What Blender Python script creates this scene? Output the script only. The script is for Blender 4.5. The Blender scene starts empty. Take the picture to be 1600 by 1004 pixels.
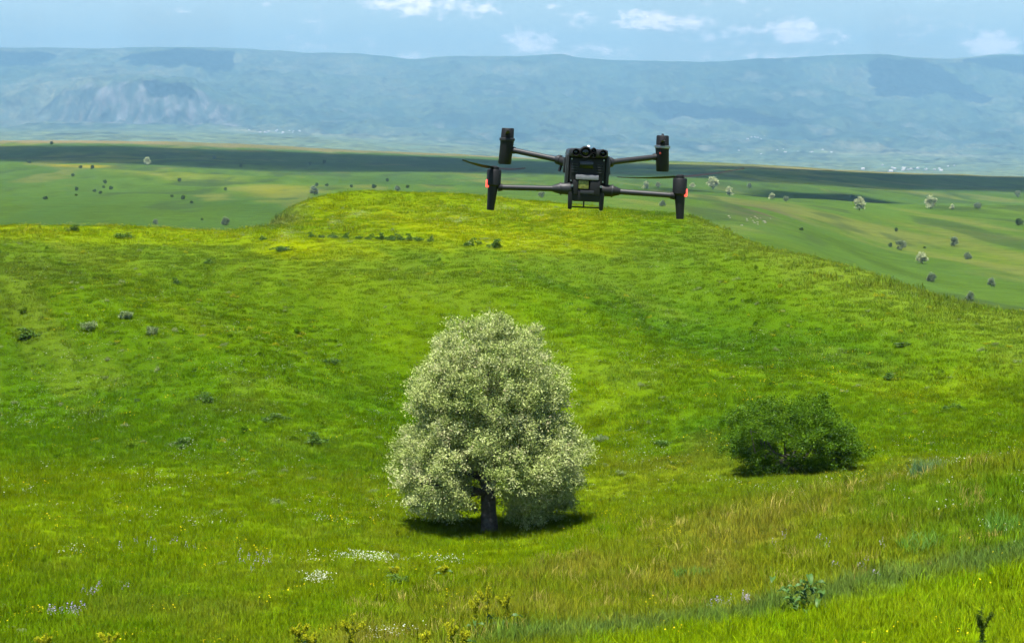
import bpy, bmesh, math, random
import numpy as np
from mathutils import Vector, Matrix, Euler

R = math.radians
sc = bpy.context.scene
rng = np.random.default_rng(7)
random.seed(7)

# ------------------------------------------------------------------ camera
F, UC, VC, VH = 3111.0, 800.0, 502.0, 150.0      # focal length in photo pixels, centre, eye-level row
PITCH = math.atan((VC - VH) / F)
cam_d = bpy.data.cameras.new('camera')
cam_d.sensor_width = 36.0
cam_d.lens = 36.0 * F / 1600.0
cam_d.clip_start = 0.1
cam_d.clip_end = 90000.0
cam = bpy.data.objects.new('camera', cam_d)
sc.collection.objects.link(cam)
cam.location = (0, 0, 0)
cam.rotation_euler = (R(90) - PITCH, 0, 0)
sc.camera = cam

# ------------------------------------------------------------------ sky, sun, exposure
SUN_DIR = Vector((-0.10, -0.23, 0.95)).normalized()        # towards the sun
elev = math.asin(SUN_DIR.z)
azim = math.atan2(SUN_DIR.x, SUN_DIR.y)
SKY_STRENGTH, SUN_STRENGTH = 0.081, 4.9

world = bpy.data.worlds.new('World')
sc.world = world
world.use_nodes = True
wn, wl = world.node_tree.nodes, world.node_tree.links
wn.clear()
def N(nt, t, **kw):
    n = nt.nodes.new(t)
    for k, v in kw.items():
        setattr(n, k, v)
    return n
def mth(nt, op, a, b=None, clamp=False):
    n = nt.nodes.new('ShaderNodeMath'); n.operation = op; n.use_clamp = clamp
    for i, s in enumerate((a, b)):
        if s is None: continue
        if isinstance(s, (int, float)): n.inputs[i].default_value = s
        else: nt.links.new(s, n.inputs[i])
    return n.outputs[0]
def build_world():
    nt = world.node_tree
    sky = N(nt, 'ShaderNodeTexSky')
    sky.sky_type = 'NISHITA'
    sky.sun_disc = False
    sky.sun_elevation = elev
    sky.sun_rotation = azim % (2 * math.pi)
    sky.altitude = 1800.0
    sky.air_density = 1.0
    sky.dust_density = 2.0
    sky.ozone_density = 1.0
    # soft fair-weather clouds low over the ridge, laid out by compass direction
    tc = N(nt, 'ShaderNodeTexCoord')
    sep = N(nt, 'ShaderNodeSeparateXYZ'); nt.links.new(tc.outputs['Generated'], sep.inputs[0])
    az = mth(nt, 'MULTIPLY', mth(nt, 'ARCTAN2', sep.outputs[0], sep.outputs[1]), 57.2958)
    el = mth(nt, 'MULTIPLY', mth(nt, 'ARCSINE', sep.outputs[2]), 57.2958)
    comb = N(nt, 'ShaderNodeCombineXYZ')
    nt.links.new(az, comb.inputs[0]); nt.links.new(mth(nt, 'MULTIPLY', el, 1.9), comb.inputs[1])
    no = N(nt, 'ShaderNodeTexNoise'); no.inputs['Scale'].default_value = 2.1
    no.inputs['Detail'].default_value = 7; no.inputs['Roughness'].default_value = 0.62
    nt.links.new(comb.outputs[0], no.inputs['Vector'])
    total = None
    # (azimuth deg, elevation deg, half width, half height, strength)
    for a, e, hw, hh, s in CLOUDS:
        da = mth(nt, 'DIVIDE', mth(nt, 'SUBTRACT', az, a), hw)
        de = mth(nt, 'DIVIDE', mth(nt, 'SUBTRACT', el, e), hh)
        d = mth(nt, 'ADD', mth(nt, 'MULTIPLY', da, da), mth(nt, 'MULTIPLY', de, de))
        m = mth(nt, 'MULTIPLY', mth(nt, 'SUBTRACT', 1.0, d, clamp=True), s)
        total = m if total is None else mth(nt, 'MAXIMUM', total, m)
    # everywhere else round the horizon: scattered clouds from broad noise
    nb = N(nt, 'ShaderNodeTexNoise'); nb.inputs['Scale'].default_value = 0.16
    nb.inputs['Detail'].default_value = 2
    nt.links.new(comb.outputs[0], nb.inputs['Vector'])
    broad = mth(nt, 'MULTIPLY', mth(nt, 'SUBTRACT', nb.outputs[0], 0.52, clamp=True), 2.2)
    total = mth(nt, 'MAXIMUM', total, broad)
    dens = mth(nt, 'SUBTRACT', mth(nt, 'ADD', total, mth(nt, 'MULTIPLY', mth(nt, 'SUBTRACT', no.outputs[0], 0.5), 2.0)), 0.33)
    mr = N(nt, 'ShaderNodeMapRange'); mr.interpolation_type = 'SMOOTHSTEP'
    nt.links.new(dens, mr.inputs[0]); mr.inputs[1].default_value = 0.0; mr.inputs[2].default_value = 0.6
    mr.inputs[3].default_value = 0.0; mr.inputs[4].default_value = 0.95
    fac = mth(nt, 'MULTIPLY', mr.outputs[0], mth(nt, 'GREATER_THAN', total, 0.001))
    mix = N(nt, 'ShaderNodeMix', data_type='RGBA')
    nt.links.new(fac, mix.inputs[0])
    nt.links.new(sky.outputs[0], mix.inputs[6])
    mix.inputs[7].default_value = (14.2, 12.5, 12.0, 1)
    bg = N(nt, 'ShaderNodeBackground'); bg.inputs[1].default_value = SKY_STRENGTH
    nt.links.new(mix.outputs[2], bg.inputs[0])
    out = N(nt, 'ShaderNodeOutputWorld')
    nt.links.new(bg.outputs[0], out.inputs[0])
def sky_deg(u, v):
    return math.degrees(math.atan((u - UC) / F)), math.degrees(math.atan((VH - v) / F))
CLOUDS = []
for u, v, w, h, s in ((655, 8, 110, 26, .75), (735, 16, 75, 18, .6), (828, 68, 52, 24, .85), (905, 32, 40, 16, .6),
                      (1010, 35, 70, 18, .85), (1075, 40, 60, 16, .7), (1150, 55, 120, 22, .5), (1235, 52, 60, 24, .9),
                      (1290, 62, 50, 16, .6), (1540, 72, 55, 24, .9), (1500, 38, 40, 14, .45), (1420, 50, 70, 30, .4),
                      (930, 82, 120, 14, .5), (490, 76, 50, 9, .6), (860, 14, 22, 10, .5), (1462, 3, 22, 9, .5),
                      (650, 88, 40, 9, .55), (1180, 88, 200, 12, .4)):
    a, e = sky_deg(u, v)
    CLOUDS.append((a, e, w / F * 57.3 * 1.15, h / F * 57.3 * 1.25, s))
build_world()

sun_d = bpy.data.lights.new('sun', 'SUN')
sun_d.energy = SUN_STRENGTH
sun_d.angle = R(0.53)
sun_d.color = (1.0, 0.955, 0.88)
sun = bpy.data.objects.new('sun', sun_d)
sc.collection.objects.link(sun)
sun.rotation_euler = SUN_DIR.to_track_quat('Z', 'Y').to_euler()

sc.view_settings.view_transform = 'Standard'
sc.view_settings.look = 'None'
sc.view_settings.exposure = 1.10
sc.view_settings.gamma = 1.0
sc.view_settings.use_curve_mapping = False
cy = sc.cycles
cy.use_denoising = True
cy.use_adaptive_sampling = True
cy.adaptive_threshold = 0.03
cy.max_bounces = 4
cy.diffuse_bounces = 2
cy.glossy_bounces = 2
cy.transmission_bounces = 4
cy.transparent_max_bounces = 16
cy.volume_bounces = 0

# ------------------------------------------------------------------ helpers
col = sc.collection
def tag(o, label=None, cat=None, group=None, kind=None):
    if label: o['label'] = label
    if cat: o['category'] = cat
    if group: o['group'] = group
    if kind: o['kind'] = kind
    return o
def empty(name, loc, rz=0.0):
    o = bpy.data.objects.new(name, None)
    col.objects.link(o); o.location = loc; o.rotation_euler = (0, 0, rz)
    o.empty_display_size = 0.2
    return o
def new_mesh(name, verts, faces, smooth=False):
    me = bpy.data.meshes.new(name)
    if isinstance(faces, np.ndarray):
        n, k = faces.shape
        me.vertices.add(len(verts)); me.vertices.foreach_set('co', np.asarray(verts, np.float32).ravel())
        me.loops.add(n * k); me.loops.foreach_set('vertex_index', faces.astype(np.int32).ravel())
        me.polygons.add(n); me.polygons.foreach_set('loop_start', np.arange(0, n * k, k, dtype=np.int32))
        me.update(calc_edges=True); me.validate()
    else:
        me.from_pydata([tuple(v) for v in verts], [], faces); me.update()
    if smooth:
        me.polygons.foreach_set('use_smooth', np.ones(len(me.polygons), bool))
    return me
def link(name, me, m, parent=None):
    o = bpy.data.objects.new(name, me)
    if m and not me.materials: me.materials.append(m)
    col.objects.link(o); o.parent = parent
    return o
def set_col(me, c):
    a = me.attributes.new('col', 'FLOAT_COLOR', 'POINT')
    c4 = np.ones((len(c), 4), np.float32); c4[:, :3] = c
    a.data.foreach_set('color', c4.ravel())
class MB:
    """collects shapes into one mesh"""
    def __init__(s): s.v = []; s.f = []
    def add(s, v, f):
        o = len(s.v); s.v += [tuple(p) for p in v]; s.f += [tuple(i + o for i in q) for q in f]
    def tube(s, pts, rad, n=10, cap=True):
        pts = [Vector(p) for p in pts]; vs = []; fs = []
        if not hasattr(rad, '__len__'): rad = [rad] * len(pts)
        for i, p in enumerate(pts):
            t = (pts[min(i + 1, len(pts) - 1)] - pts[max(i - 1, 0)]).normalized()
            a = Vector((0, 0, 1)) if abs(t.z) < .9 else Vector((1, 0, 0))
            e1 = t.cross(a).normalized(); e2 = t.cross(e1)
            for k in range(n):
                an = 2 * math.pi * k / n
                vs.append(p + (e1 * math.cos(an) + e2 * math.sin(an)) * rad[i])
        for i in range(len(pts) - 1):
            for k in range(n):
                fs.append((i * n + k, i * n + (k + 1) % n, (i + 1) * n + (k + 1) % n, (i + 1) * n + k))
        if cap:
            fs.append(tuple(range(n - 1, -1, -1))); fs.append(tuple((len(pts) - 1) * n + k for k in range(n)))
        s.add(vs, fs)
    def box(s, c, d, bevel=0.0, taper=(1, 1), seg=2):
        bm = bmesh.new(); bmesh.ops.create_cube(bm, size=1.0)
        for v in bm.verts:
            k = taper if v.co.z < 0 else (1, 1)
            v.co = Vector((v.co.x * d[0] * k[0], v.co.y * d[1] * k[1], v.co.z * d[2]))
        if bevel: bmesh.ops.bevel(bm, geom=bm.edges[:], offset=bevel, segments=seg, affect='EDGES', profile=.6)
        bm.verts.index_update()
        s.add([v.co + Vector(c) for v in bm.verts], [[v.index for v in f.verts] for f in bm.faces]); bm.free()
    def build(s, name, m, parent=None, smooth=True):
        me = new_mesh(name, s.v, s.f)
        o = link(name, me, m, parent)
        if smooth:
            me.polygons.foreach_set('use_smooth', np.ones(len(me.polygons), bool))
            me.set_sharp_from_angle(angle=R(38))
        return o

# value noise -------------------------------------------------------
def _h(ix, iy, seed):
    h = (ix.astype(np.int64) * 374761393 + iy.astype(np.int64) * 668265263 + seed * 974634777) & 0xffffffff
    h = ((h ^ (h >> 13)) * 1274126177) & 0xffffffff
    h = ((h ^ (h >> 16)) * 2246822519) & 0xffffffff
    return ((h ^ (h >> 15)) & 0xffffff) / float(0xffffff)
def vn(x, y, seed=0):
    ix, iy = np.floor(x), np.floor(y); fx, fy = x - ix, y - iy
    fx = fx * fx * fx * (fx * (fx * 6 - 15) + 10); fy = fy * fy * fy * (fy * (fy * 6 - 15) + 10)
    a, b = _h(ix, iy, seed), _h(ix + 1, iy, seed); c, d = _h(ix, iy + 1, seed), _h(ix + 1, iy + 1, seed)
    return (a + (b - a) * fx) * (1 - fy) + (c + (d - c) * fx) * fy
def fbm(x, y, oct=4, seed=0, gain=.5):
    t = 0; a = 1; s = 0
    for i in range(oct):
        t = t + a * (vn(x * 2 ** i + 17.3 * i, y * 2 ** i - 9.1 * i, seed + i) * 2 - 1); s += a; a *= gain
    return t / s
def ss(a, b, x):
    t = np.clip((x - a) / (b - a), 0, 1); return t * t * (3 - 2 * t)

# ------------------------------------------------------------------ terrain heights
def slope_of(v):                                   # height per metre of distance along the ray through row v
    up = -(v - VC) / F
    return (-math.sin(PITCH) + up * math.cos(PITCH)) / (math.cos(PITCH) + up * math.sin(PITCH))
def z_of(Y, v): return Y * slope_of(v)
Z = 'z'
# one survey line per bearing: (distance, sight-line row) or (distance, 'z', height)
NEAR = {
 -400: [(27,1010),(35,885),(44,775),(47,750),(51,722),(58,635),(70,520),(82,428),(92,372),(100,346),(112,Z,-8.5),(150,Z,-16)],
 0:    [(27,1010),(35,890),(44,785),(47,758),(51,728),(58,640),(70,525),(82,432),(92,378),(100,352),(112,Z,-8.8),(150,Z,-16)],
 200:  [(27,1010),(35,895),(44,795),(47,766),(51,735),(58,645),(70,528),(82,435),(92,382),(100,357),(112,Z,-8.8),(150,Z,-16)],
 385:  [(27,1010),(35,900),(44,805),(47,776),(51,740),(58,650),(70,531),(82,438),(92,385),(100,361),(112,Z,-8.6),(150,Z,-16)],
 430:  [(27,1010),(35,903),(44,808),(47,780),(51,743),(58,653),(70,534),(82,438),(92,386),(104,350),(110,337),(150,Z,-14)],
 490:  [(27,1009),(35,907),(44,813),(47,784),(51,747),(58,658),(70,538),(82,438),(91,388),(104,347),(117,308),(150,Z,-12.5)],
 560:  [(27,1009),(35,910),(44,818),(47,789),(51,751),(58,663),(70,543),(82,436),(90,388),(104,345),(122,302),(150,Z,-12)],
 765:  [(27,1008),(35,920),(44,830),(47,802),(51,762),(58,683),(70,558),(80,455),(88,390),(104,338),(124,303),(150,Z,-12)],
 1000: [(27,1005),(35,905),(44,808),(47,790),(51,750),(58,670),(70,551),(80,455),(90,387),(104,348),(118,335),(150,Z,-13)],
 1100: [(27,1003),(34.5,892),(42.5,795),(46.5,775),(51,742),(58,660),(70,542),(80,448),(90,383),(98,352),(104,342),(150,Z,-14)],
 1240: [(27,1000),(33.5,880),(41,785),(46,760),(51,732),(58,640),(70,515),(78,445),(84,398),(93,Z,-7.6),(106,Z,-10),(150,Z,-17)],
 1400: [(26,1000),(32,872),(39.5,765),(45.5,752),(51,720),(58,622),(67,527),(74,464),(78,446),(86,Z,-8.7),(100,Z,-12),(150,Z,-20)],
 1600: [(25,1008),(30.5,880),(38,735),(44.5,730),(51,706),(57,610),(64,535),(69,507),(76,Z,-8.9),(86,Z,-11),(100,Z,-14),(150,Z,-24)],
 2000: [(23,1010),(27,880),(36,690),(44,690),(51,680),(57,600),(63,550),(66,535),(74,Z,-9.6),(86,Z,-12),(100,Z,-16),(150,Z,-26)]}
FAR = {
 -400: [(250,Z,-19),(350,350),(550,305),(800,272),(1000,252),(1150,249),(1500,238),(2200,221)],
 0:    [(250,Z,-19),(350,350),(550,308),(800,276),(1000,254),(1150,250),(1500,240),(2200,221)],
 200:  [(250,Z,-19),(350,352),(550,309),(800,277),(1000,257),(1150,252),(1500,242),(2200,221)],
 400:  [(250,Z,-20),(350,352),(550,310),(800,285),(1000,272),(1150,264),(1500,250),(2200,226)],
 600:  [(250,Z,-22),(350,342),(550,308),(800,287),(1000,276),(1150,269),(1500,255),(2150,237)],
 800:  [(250,Z,-24),(350,335),(550,308),(800,290),(1000,278),(1150,272),(1500,262),(2050,247)],
 1000: [(250,Z,-22),(350,335),(520,306),(760,290),(900,285),(1050,278),(1500,265),(1950,253)],
 1200: [(250,385),(350,348),(480,325),(620,308),(760,Z,-41),(1000,293),(1300,277),(1750,259)],
 1400: [(235,475),(320,425),(450,372),(620,324),(760,Z,-44),(1000,306),(1300,290),(1700,271)],
 1600: [(230,500),(320,440),(450,375),(640,322),(780,Z,-46),(1050,308),(1300,294),(1650,278)],
 2000: [(230,520),(320,445),(450,375),(650,325),(800,Z,-50),(1050,312),(1300,300),(1650,284)]}
MOUNT = {
 -400: [(3000,Z,-100),(4500,Z,-113),(6000,209),(7500,202),(8500,192),(9300,165),(10300,128),(11500,97)],
 0:    [(3000,Z,-100),(4500,Z,-113),(6000,209),(7500,202),(8500,193),(9300,158),(10300,122),(11500,97)],
 110:  [(3000,Z,-100),(4500,Z,-113),(6000,209),(7500,202),(8500,196),(9000,142),(10300,119),(11500,97)],
 200:  [(3000,Z,-100),(4500,Z,-113),(6000,209),(7500,202),(8500,196),(8950,126),(10300,116),(11500,95)],
 290:  [(3000,Z,-102),(4500,Z,-115),(6000,210),(7500,203),(8500,196),(8950,132),(10300,118),(11500,96)],
 390:  [(3000,Z,-104),(4500,Z,-118),(6000,212),(7500,205),(8500,197),(9100,170),(10300,128),(11500,100)],
 500:  [(3000,Z,-110),(4500,Z,-123),(6000,216),(7500,210),(8500,200),(9300,180),(10300,145),(11500,108)],
 800:  [(3000,Z,-125),(4500,Z,-150),(6000,240),(7500,229),(8500,212),(9300,190),(10300,160),(11500,122)],
 1100: [(3000,Z,-135),(4500,Z,-168),(6000,255),(7500,240),(8500,222),(9300,202),(10300,170),(11500,132)],
 1600: [(3000,Z,-145),(4500,271),(6000,263),(7500,247),(8500,228),(9300,208),(10300,175),(11500,135)],
 2000: [(3000,Z,-148),(4500,274),(6000,266),(7500,250),(8500,230),(9300,210),(10300,175),(11500,135)]}
RIDGE_U = [-400, 0, 100, 200, 300, 400, 480, 560, 650, 700, 820, 878, 900, 940, 1000, 1120, 1170, 1300, 1370, 1420, 1480, 1540, 1600, 2000]
RIDGE_V = [80, 77, 76, 75, 75, 77, 83, 84, 93, 89, 88, 85, 90, 94, 96, 97, 91, 87, 85, 90, 93, 87, 85, 82]
UG = np.linspace(-400, 2000, 481)
def table(d, smooth):
    us = sorted(d); nk = len(d[us[0]]); Ys, Zs = [], []
    for k in range(nk):
        y = [d[u][k][0] for u in us]
        z = [d[u][k][2] if d[u][k][1] == Z else z_of(d[u][k][0], d[u][k][1]) for u in us]
        yy, zz = np.interp(UG, us, y), np.interp(UG, us, z)
        kr = np.exp(-0.5 * (np.arange(-30, 31) / smooth) ** 2); kr /= kr.sum()
        pad = lambda a: np.convolve(np.pad(a, 30, mode='edge'), kr, mode='valid')
        Ys.append(pad(yy)); Zs.append(pad(zz))
    return Ys, Zs
KY, KZ = [np.full(UG.shape, v) for v in (-1.0, 0.0, 12.0)], [np.full(UG.shape, v) for v in (-1.7, -1.7, -4.0)]
for d, s in ((NEAR, 6), (FAR, 9), (MOUNT, 7)):
    a, b = table(d, s); KY += a; KZ += b
rv = np.interp(UG, RIDGE_U, RIDGE_V)
KY.append(np.full(UG.shape, 12800.0)); KZ.append(np.array([z_of(12800.0, v) for v in rv]))
KY.append(np.full(UG.shape, 16500.0)); KZ.append(np.full(UG.shape, -60.0))
KY, KZ = np.array(KY), np.array(KZ)
PHI = R(20.5)
def bearing(x, y):
    phi = np.arctan2(x, y); r = np.hypot(x, y); a = np.abs(phi); s = np.sign(phi)
    pc = np.minimum(a, PHI) * s
    u = UC + F * np.tan(pc); Y = r * np.cos(pc)
    end = UC + F * math.tan(PHI) * s
    t = np.clip((a - R(60)) / (math.pi - R(60)), 0, 1)
    u = np.where(a > R(60), end + (UC - end) * t, u)
    return np.clip(u, -400, 2000), Y
def base_height(u, Y):
    t = (u + 400) / 2400 * 480; i = np.clip(t.astype(int), 0, 479); f = t - i
    ky = KY[:, i] * (1 - f) + KY[:, i + 1] * f
    kz = KZ[:, i] * (1 - f) + KZ[:, i + 1] * f
    h = np.diff(ky, axis=0); dlt = np.diff(kz, axis=0) / h
    m = np.empty_like(kz); m[0] = dlt[0]; m[-1] = dlt[-1]
    w1 = 2 * h[1:] + h[:-1]; w2 = h[1:] + 2 * h[:-1]
    with np.errstate(divide='ignore', invalid='ignore'):
        hm = (w1 + w2) / (w1 / dlt[:-1] + w2 / dlt[1:])
    m[1:-1] = np.where(dlt[:-1] * dlt[1:] > 0, np.nan_to_num(hm), 0)
    k = np.clip((ky <= Y).sum(0) - 1, 0, len(ky) - 2)
    c = np.arange(len(Y))
    hh = h[k, c]; s = np.clip((Y - ky[k, c]) / hh, 0, 1)
    return ((1 + 2 * s) * (1 - s) ** 2 * kz[k, c] + s * (1 - s) ** 2 * hh * m[k, c]
            + s * s * (3 - 2 * s) * kz[k + 1, c] + s * s * (s - 1) * hh * m[k + 1, c])
def height(x, y):
    x = np.asarray(x, float).ravel(); y = np.asarray(y, float).ravel()
    out = np.empty(len(x))
    for a in range(0, len(x), 60000):
        xx, yy = x[a:a + 60000], y[a:a + 60000]
        u, Y = bearing(xx, yy)
        z = base_height(u, Y)
        near = 1 - ss(140, 260, Y); far = ss(3300, 5200, Y); mid = (1 - near) * (1 - far)
        z = z + near * (0.13 * fbm(xx / 7, yy / 9, 3, 3) + .42 * ss(52, 66, Y) * fbm((xx + .5 * yy) / 13, (yy - .3 * xx) / 19, 2, 5) + .55 * ss(53, 62, Y) * (1 - ss(-20, -7, Y - np.interp(u, [0, 700, 1000, 1100, 1240, 1400, 1600, 1900], [96, 94, 97, 94, 83, 77, 68, 64]))) * np.sin((xx + .45 * (yy - 65)) / 2.6 + 1.6 * fbm(xx / 12, yy / 20, 2, 6)) + 0.05 * fbm(xx / 1.5, yy / 1.7, 2, 8)) * ss(6, 20, Y)
        z = z + mid * (4.2 * ss(230, 420, Y) * (1 - ss(800, 1100, Y)) * fbm((xx + .35 * yy) / 70, (yy - .2 * xx) / 150, 3, 25) + 2.2 * fbm(xx / 170, yy / 220, 4, 21) + .7 * fbm(xx / 30, yy / 40, 3, 22)) * (.35 + .65 * ss(300, 1500, Y))
        mt = ss(7300, 8700, Y); ridge = 1 - .8 * ss(11600, 12700, Y)
        gul = 1 - np.abs(fbm(xx / 420, yy / 900, 5, 41, .55)) * 2
        z = z + far * (4 * fbm(xx / 500, yy / 700, 3, 31)) + mt * ridge * (44 * (gul - .6) + 26 * fbm(xx / 900, yy / 1100, 4, 43) + 13 * (.5 - np.abs(fbm(xx / 130, yy / 300, 4, 44, .6)) * 2))
        cliff = ss(40, 130, u) * (1 - ss(330, 400, u)) * ss(8300, 8600, Y) * (1 - ss(9050, 9500, Y))
        z = z + cliff * (30 * (0.5 - np.abs(fbm(xx / 75, yy / 420, 4, 47, .6)) * 2))
        out[a:a + 60000] = z
    return out
def ray(u, v, Y):
    return (u - UC) / F / (math.cos(PITCH) - (v - VC) / F * math.sin(PITCH)) * Y, Y, z_of(Y, v)
def hit(u, v, y0=20.0, y1=15000.0):
    """first point of the terrain on the sight line, past y0"""
    Y = np.geomspace(y0, y1, 2600)
    k = 1 / (math.cos(PITCH) - (v - VC) / F * math.sin(PITCH)) * (u - UC) / F
    g = height(k * Y, Y) - Y * slope_of(v)
    i = np.argmax(g >= 0)
    if g[i] < 0: i = int(np.argmax(g / Y))
    y = Y[i]
    return Vector((k * y, y, float(height([k * y], [y])[0])))

# ------------------------------------------------------------------ ground colours (what grows or lies there)
def mixc(a, b, t): return a + (np.asarray(b) - a) * t[:, None]
BAND_U = [700, 900, 1050, 1200, 1400, 1600, 1800]; BAND_Y = [26.2, 27.6, 28.6, 29.4, 30.0, 30.4, 31]
EDGE_U = [300, 560, 800, 900, 1000, 1100, 1240, 1400, 1600, 1900]; EDGE_Y = [26, 31.5, 37, 40.5, 42, 42.5, 42.5, 43, 43, 43]
def meadow_colour(x, y):
    u, Y = bearing(x, y)
    xs = x + (.12 + .28 * ss(52, 66, Y)) * (y - 60); far_ = 1 + 2.2 * ss(45, 75, Y)
    n1 = fbm(xs / 6, y / 11 / far_, 4, 61); n2 = fbm(xs / 1.6, y / 2.8 / far_, 3, 67); n3 = fbm(xs / 14, y / 24 / far_, 3, 71)
    c = np.tile(np.array([.098, .186, .003]), (len(x), 1))
    c = mixc(c, (.150, .228, .003), ss(-.1, .5, n1 + .3 * n2) * .8)
    c = mixc(c, (.052, .130, .004), ss(.0, .5, -n1 + .4 * n2) * .8)
    n4 = fbm(x / .7, y / 1.4 / far_, 2, 73); c = c * (1 + .22 * n4)[:, None]
    c = mixc(c, (.150, .165, .018), ss(.15, .55, n3 + .35 * n2) * .55)
    floor = ss(30, 38, Y) * (1 - ss(50, 56, Y)) * (1 - ss(900, 1500, u))
    c = mixc(c, (.158, .232, .002), floor * .6)
    left = (1 - ss(26, 38, Y)) * (1 - ss(250, 620, u)); c = mixc(c, (.120, .195, .002), left * .5)
    foot = ss(49, 54, Y + 2 * n1) * (1 - ss(60, 72, Y + 4 * n1)) * (1 - ss(560, 900, u)); c = mixc(c, (.070, .168, .003), foot * .6)
    # brown seeding grass on the near slope
    ey = np.interp(u, EDGE_U, EDGE_Y); brown = (1 - ss(-3.2, 1.2, Y - ey + 1.8 * n1)) * ss(350, 620, u + 160 * n1)
    cb = np.tile(np.array([.172, .222, .009]), (len(x), 1))
    cb = mixc(cb, (.225, .218, .022), ss(.05, .5, n2 + .4 * n1) * .75); cb = mixc(cb, (.105, .195, .005), ss(-.1, .45, -n1 - .3 * n2) * .9)
    c = c + (cb - c) * (brown * .85)[:, None]
    by = np.interp(u, BAND_U, BAND_Y); db = Y - by
    fresh = (1 - ss(-.5, .3, db + .35 * n2)) * ss(850, 1000, u); c = mixc(c, (.185, .300, .002), fresh * .85)
    band = ss(-.5, .1, db + .25 * n2) * (1 - ss(.3, 1.3, db + .6 * n2)) * ss(620, 900, u)
    c = mixc(c, (.105, .200, .042), band * .7)
    # hillside
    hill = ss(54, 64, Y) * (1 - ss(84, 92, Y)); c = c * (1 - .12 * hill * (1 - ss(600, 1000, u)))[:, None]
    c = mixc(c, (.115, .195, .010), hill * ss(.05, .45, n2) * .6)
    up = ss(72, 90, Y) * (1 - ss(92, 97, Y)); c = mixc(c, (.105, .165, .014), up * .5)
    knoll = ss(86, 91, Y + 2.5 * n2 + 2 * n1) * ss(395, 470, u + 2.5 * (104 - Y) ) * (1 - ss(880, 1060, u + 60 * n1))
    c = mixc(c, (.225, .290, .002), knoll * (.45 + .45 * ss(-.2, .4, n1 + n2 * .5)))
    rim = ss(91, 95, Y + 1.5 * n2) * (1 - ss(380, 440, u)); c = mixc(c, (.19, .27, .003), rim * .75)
    c = c * .74
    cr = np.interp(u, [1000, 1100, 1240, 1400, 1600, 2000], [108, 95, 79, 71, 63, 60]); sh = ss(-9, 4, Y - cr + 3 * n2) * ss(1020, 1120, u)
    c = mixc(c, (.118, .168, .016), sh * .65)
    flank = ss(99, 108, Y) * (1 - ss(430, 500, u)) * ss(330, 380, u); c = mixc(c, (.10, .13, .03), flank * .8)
    return np.clip(c, .001, 1)
def hill_colour(x, y, z):
    u, Y = bearing(x, y)
    xs = x + .15 * y
    n1 = fbm(xs / 90, y / 420, 4, 81); n2 = fbm(xs / 22, y / 130, 3, 83); n3 = fbm(xs / 6, y / 40, 2, 85)
    c = np.tile(np.array([.082, .170, .022]), (len(x), 1))
    c = mixc(c, (.140, .215, .022), ss(-.05, .5, n1 + .4 * n2) * .85)
    c = mixc(c, (.050, .118, .026), ss(.0, .5, -n1 + .4 * n2 + .25 * n3) * .75)
    c = mixc(c, (.185, .185, .050), ss(.1, .55, n2 + .3 * n1 + .3 * n3) * .38)
    c = c * (1 + .22 * n3 + .2 * n2)[:, None]
    c = mixc(c, (.30, .29, .012), ss(930, 975, Y) * (1 - ss(1010, 1030, Y)) * ss(60, 110, u) * (1 - ss(140, 210, u)) * .8)
    c = mixc(c, (.20, .24, .022), np.exp(-((u - 425) / 40) ** 2 - ((Y - 640) / 70) ** 2) * .8)
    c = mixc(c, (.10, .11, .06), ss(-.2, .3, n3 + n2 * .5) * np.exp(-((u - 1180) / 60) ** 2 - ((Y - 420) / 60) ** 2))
    tan = ss(1940, 2060, Y + 60 * n2) * (1 - ss(1000, 1300, u)) + .8 * ss(1560, 1680, Y) * ss(1000, 1300, u)
    c = mixc(c, (.30, .26, .125), tan * (.55 + .4 * ss(-.3, .4, n1)))
    c = mixc(c, (.045, .085, .030), ss(.1, .35, fbm(x / 12, y / 75, 3, 87) + .35 * n1) * (1 - ss(1500, 1900, Y)) * .6)
    plain = ss(3000, 4200, Y); c = mixc(c, (.12, .17, .05), plain * .8)
    return np.clip(c * np.array([.64, .57, .52]), .001, 1)
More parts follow.
